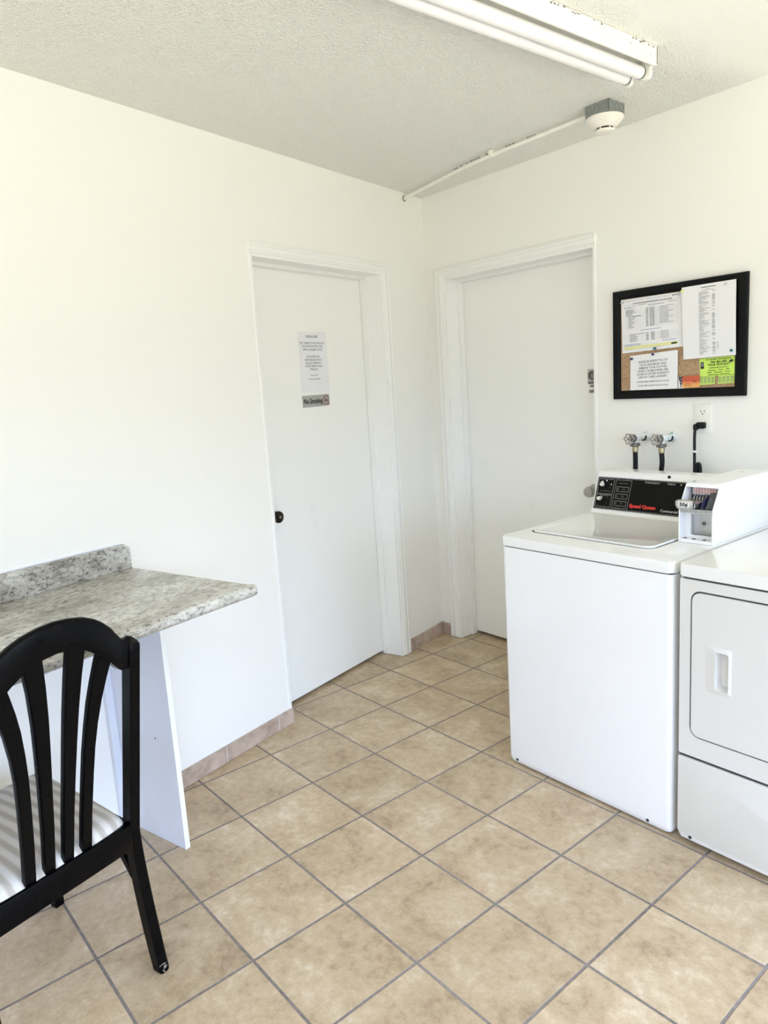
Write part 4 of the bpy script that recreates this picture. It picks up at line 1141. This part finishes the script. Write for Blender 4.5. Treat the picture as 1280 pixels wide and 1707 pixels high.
for k in range(18, 46):
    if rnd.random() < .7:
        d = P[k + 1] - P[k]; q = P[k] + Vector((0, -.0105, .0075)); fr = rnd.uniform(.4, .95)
        t.part('pipe_dash', m_chip_dash, lambda bm: tube(bm, [q, q + d * fr], .0016, 6), label='dark broken line beside the pipe')  # short dark dashes along the near side of the pipe

# a paint chip lying in the grout
FK = (1.765, -1.187)
t = part('paint_flake', m_ring, lambda bm: (box(bm, FK[0] - .010, FK[0] + .004, FK[1] - .004, FK[1] + .004, 0, .002), box(bm, FK[0], FK[0] + .012, FK[1] - .006, FK[1] + .002, 0, .003)), base=(FK[0], FK[1], 0))
tag(t, 'tiny grey paint flake lying on a floor joint in front of the washer', 'paint flake')

# ------------------------------------------------------------------ light: daylight through the windows
world = bpy.data.worlds.new('daylight'); scene.world = world; world.use_nodes = True
nt = world.node_tree; bg = nt.nodes['Background']
tcn = N(nt, 'ShaderNodeTexCoord'); sp_ = N(nt, 'ShaderNodeSeparateXYZ'); nt.links.new(tcn.outputs['Generated'], sp_.inputs[0])
cr = N(nt, 'ShaderNodeValToRGB'); nt.links.new(N(nt, 'ShaderNodeMapRange').outputs[0], cr.inputs['Fac'])
mrn = cr.inputs['Fac'].links[0].from_node
mrn.inputs['From Min'].default_value = -1; mrn.inputs['From Max'].default_value = 1; nt.links.new(sp_.outputs['Z'], mrn.inputs['Value'])
e = cr.color_ramp.elements
e[0].position = .0; e[0].color = (1.12, 1.10, .90, 1); e[1].position = 1; e[1].color = (.70, 1.0, 1.68, 1)
# world colours shaped to light the room: warm ground, dimmed horizon belt, cool sky
for p_, c_ in ((.30, (1.18, 1.16, .95, 1)), (.43, (.36, .37, .35, 1)), (.515, (.28, .34, .46, 1)), (.56, (.86, 1.12, 1.60, 1)), (.70, (.80, 1.08, 1.68, 1))):
    x = e.new(p_); x.color = c_
nt.links.new(cr.outputs['Color'], bg.inputs['Color']); bg.inputs['Strength'].default_value = 11.0
def portal(name, loc, rot, sx, sy):
    l = bpy.data.lights.new(name, 'AREA'); l.shape = 'RECTANGLE'; l.size = sx; l.size_y = sy; l.energy = 1
    l.cycles.is_portal = True
    o = bpy.data.objects.new(name, l); COL.objects.link(o); o.location = loc; o.rotation_euler = rot
for i, (a, c, z0, z1) in enumerate(RW): portal('window_daylight', (XR + .12, (a + c) / 2, (z0 + z1) / 2), (0, PI / 2, 0), z1 - z0, c - a)
for i, (a, c, z0, z1) in enumerate(FW): portal('window_daylight', ((a + c) / 2, YF - .12, (z0 + z1) / 2), (PI / 2, 0, 0), c - a, z1 - z0)

# ------------------------------------------------------------------ camera
cam = bpy.data.cameras.new('camera'); co = bpy.data.objects.new('camera', cam); COL.objects.link(co)
yaw, pit, rol = math.radians(51.613), math.radians(9.9295), math.radians(-3.6107)
cy_, sy_, cp, sp2 = math.cos(yaw), math.sin(yaw), math.cos(pit), math.sin(pit)
Fv = Vector((-sy_ * cp, cy_ * cp, -sp2)); Rv = Vector((cy_, sy_, 0)); Uv = Rv.cross(Fv)
R2 = Rv * math.cos(rol) + Uv * math.sin(rol); U2 = -Rv * math.sin(rol) + Uv * math.cos(rol)
M = Matrix((R2, U2, -Fv)).transposed().to_4x4(); M.translation = Vector((3.099, -2.8514, 1.4946))
co.matrix_world = M
cam.sensor_fit = 'VERTICAL'; cam.sensor_height = 36; cam.lens = 36 * 1207.9156 / 1707
cam.clip_start = .02
scene.camera = co
scene.view_settings.view_transform = 'Standard'; scene.view_settings.look = 'None'
scene.view_settings.gamma = 1; scene.view_settings.use_curve_mapping = False
scene.view_settings.exposure = -.50
scene.cycles.use_adaptive_sampling = True; scene.cycles.adaptive_threshold = .025
scene.cycles.max_bounces = 10; scene.cycles.diffuse_bounces = 8; scene.cycles.glossy_bounces = 6
scene.cycles.sample_clamp_indirect = 8
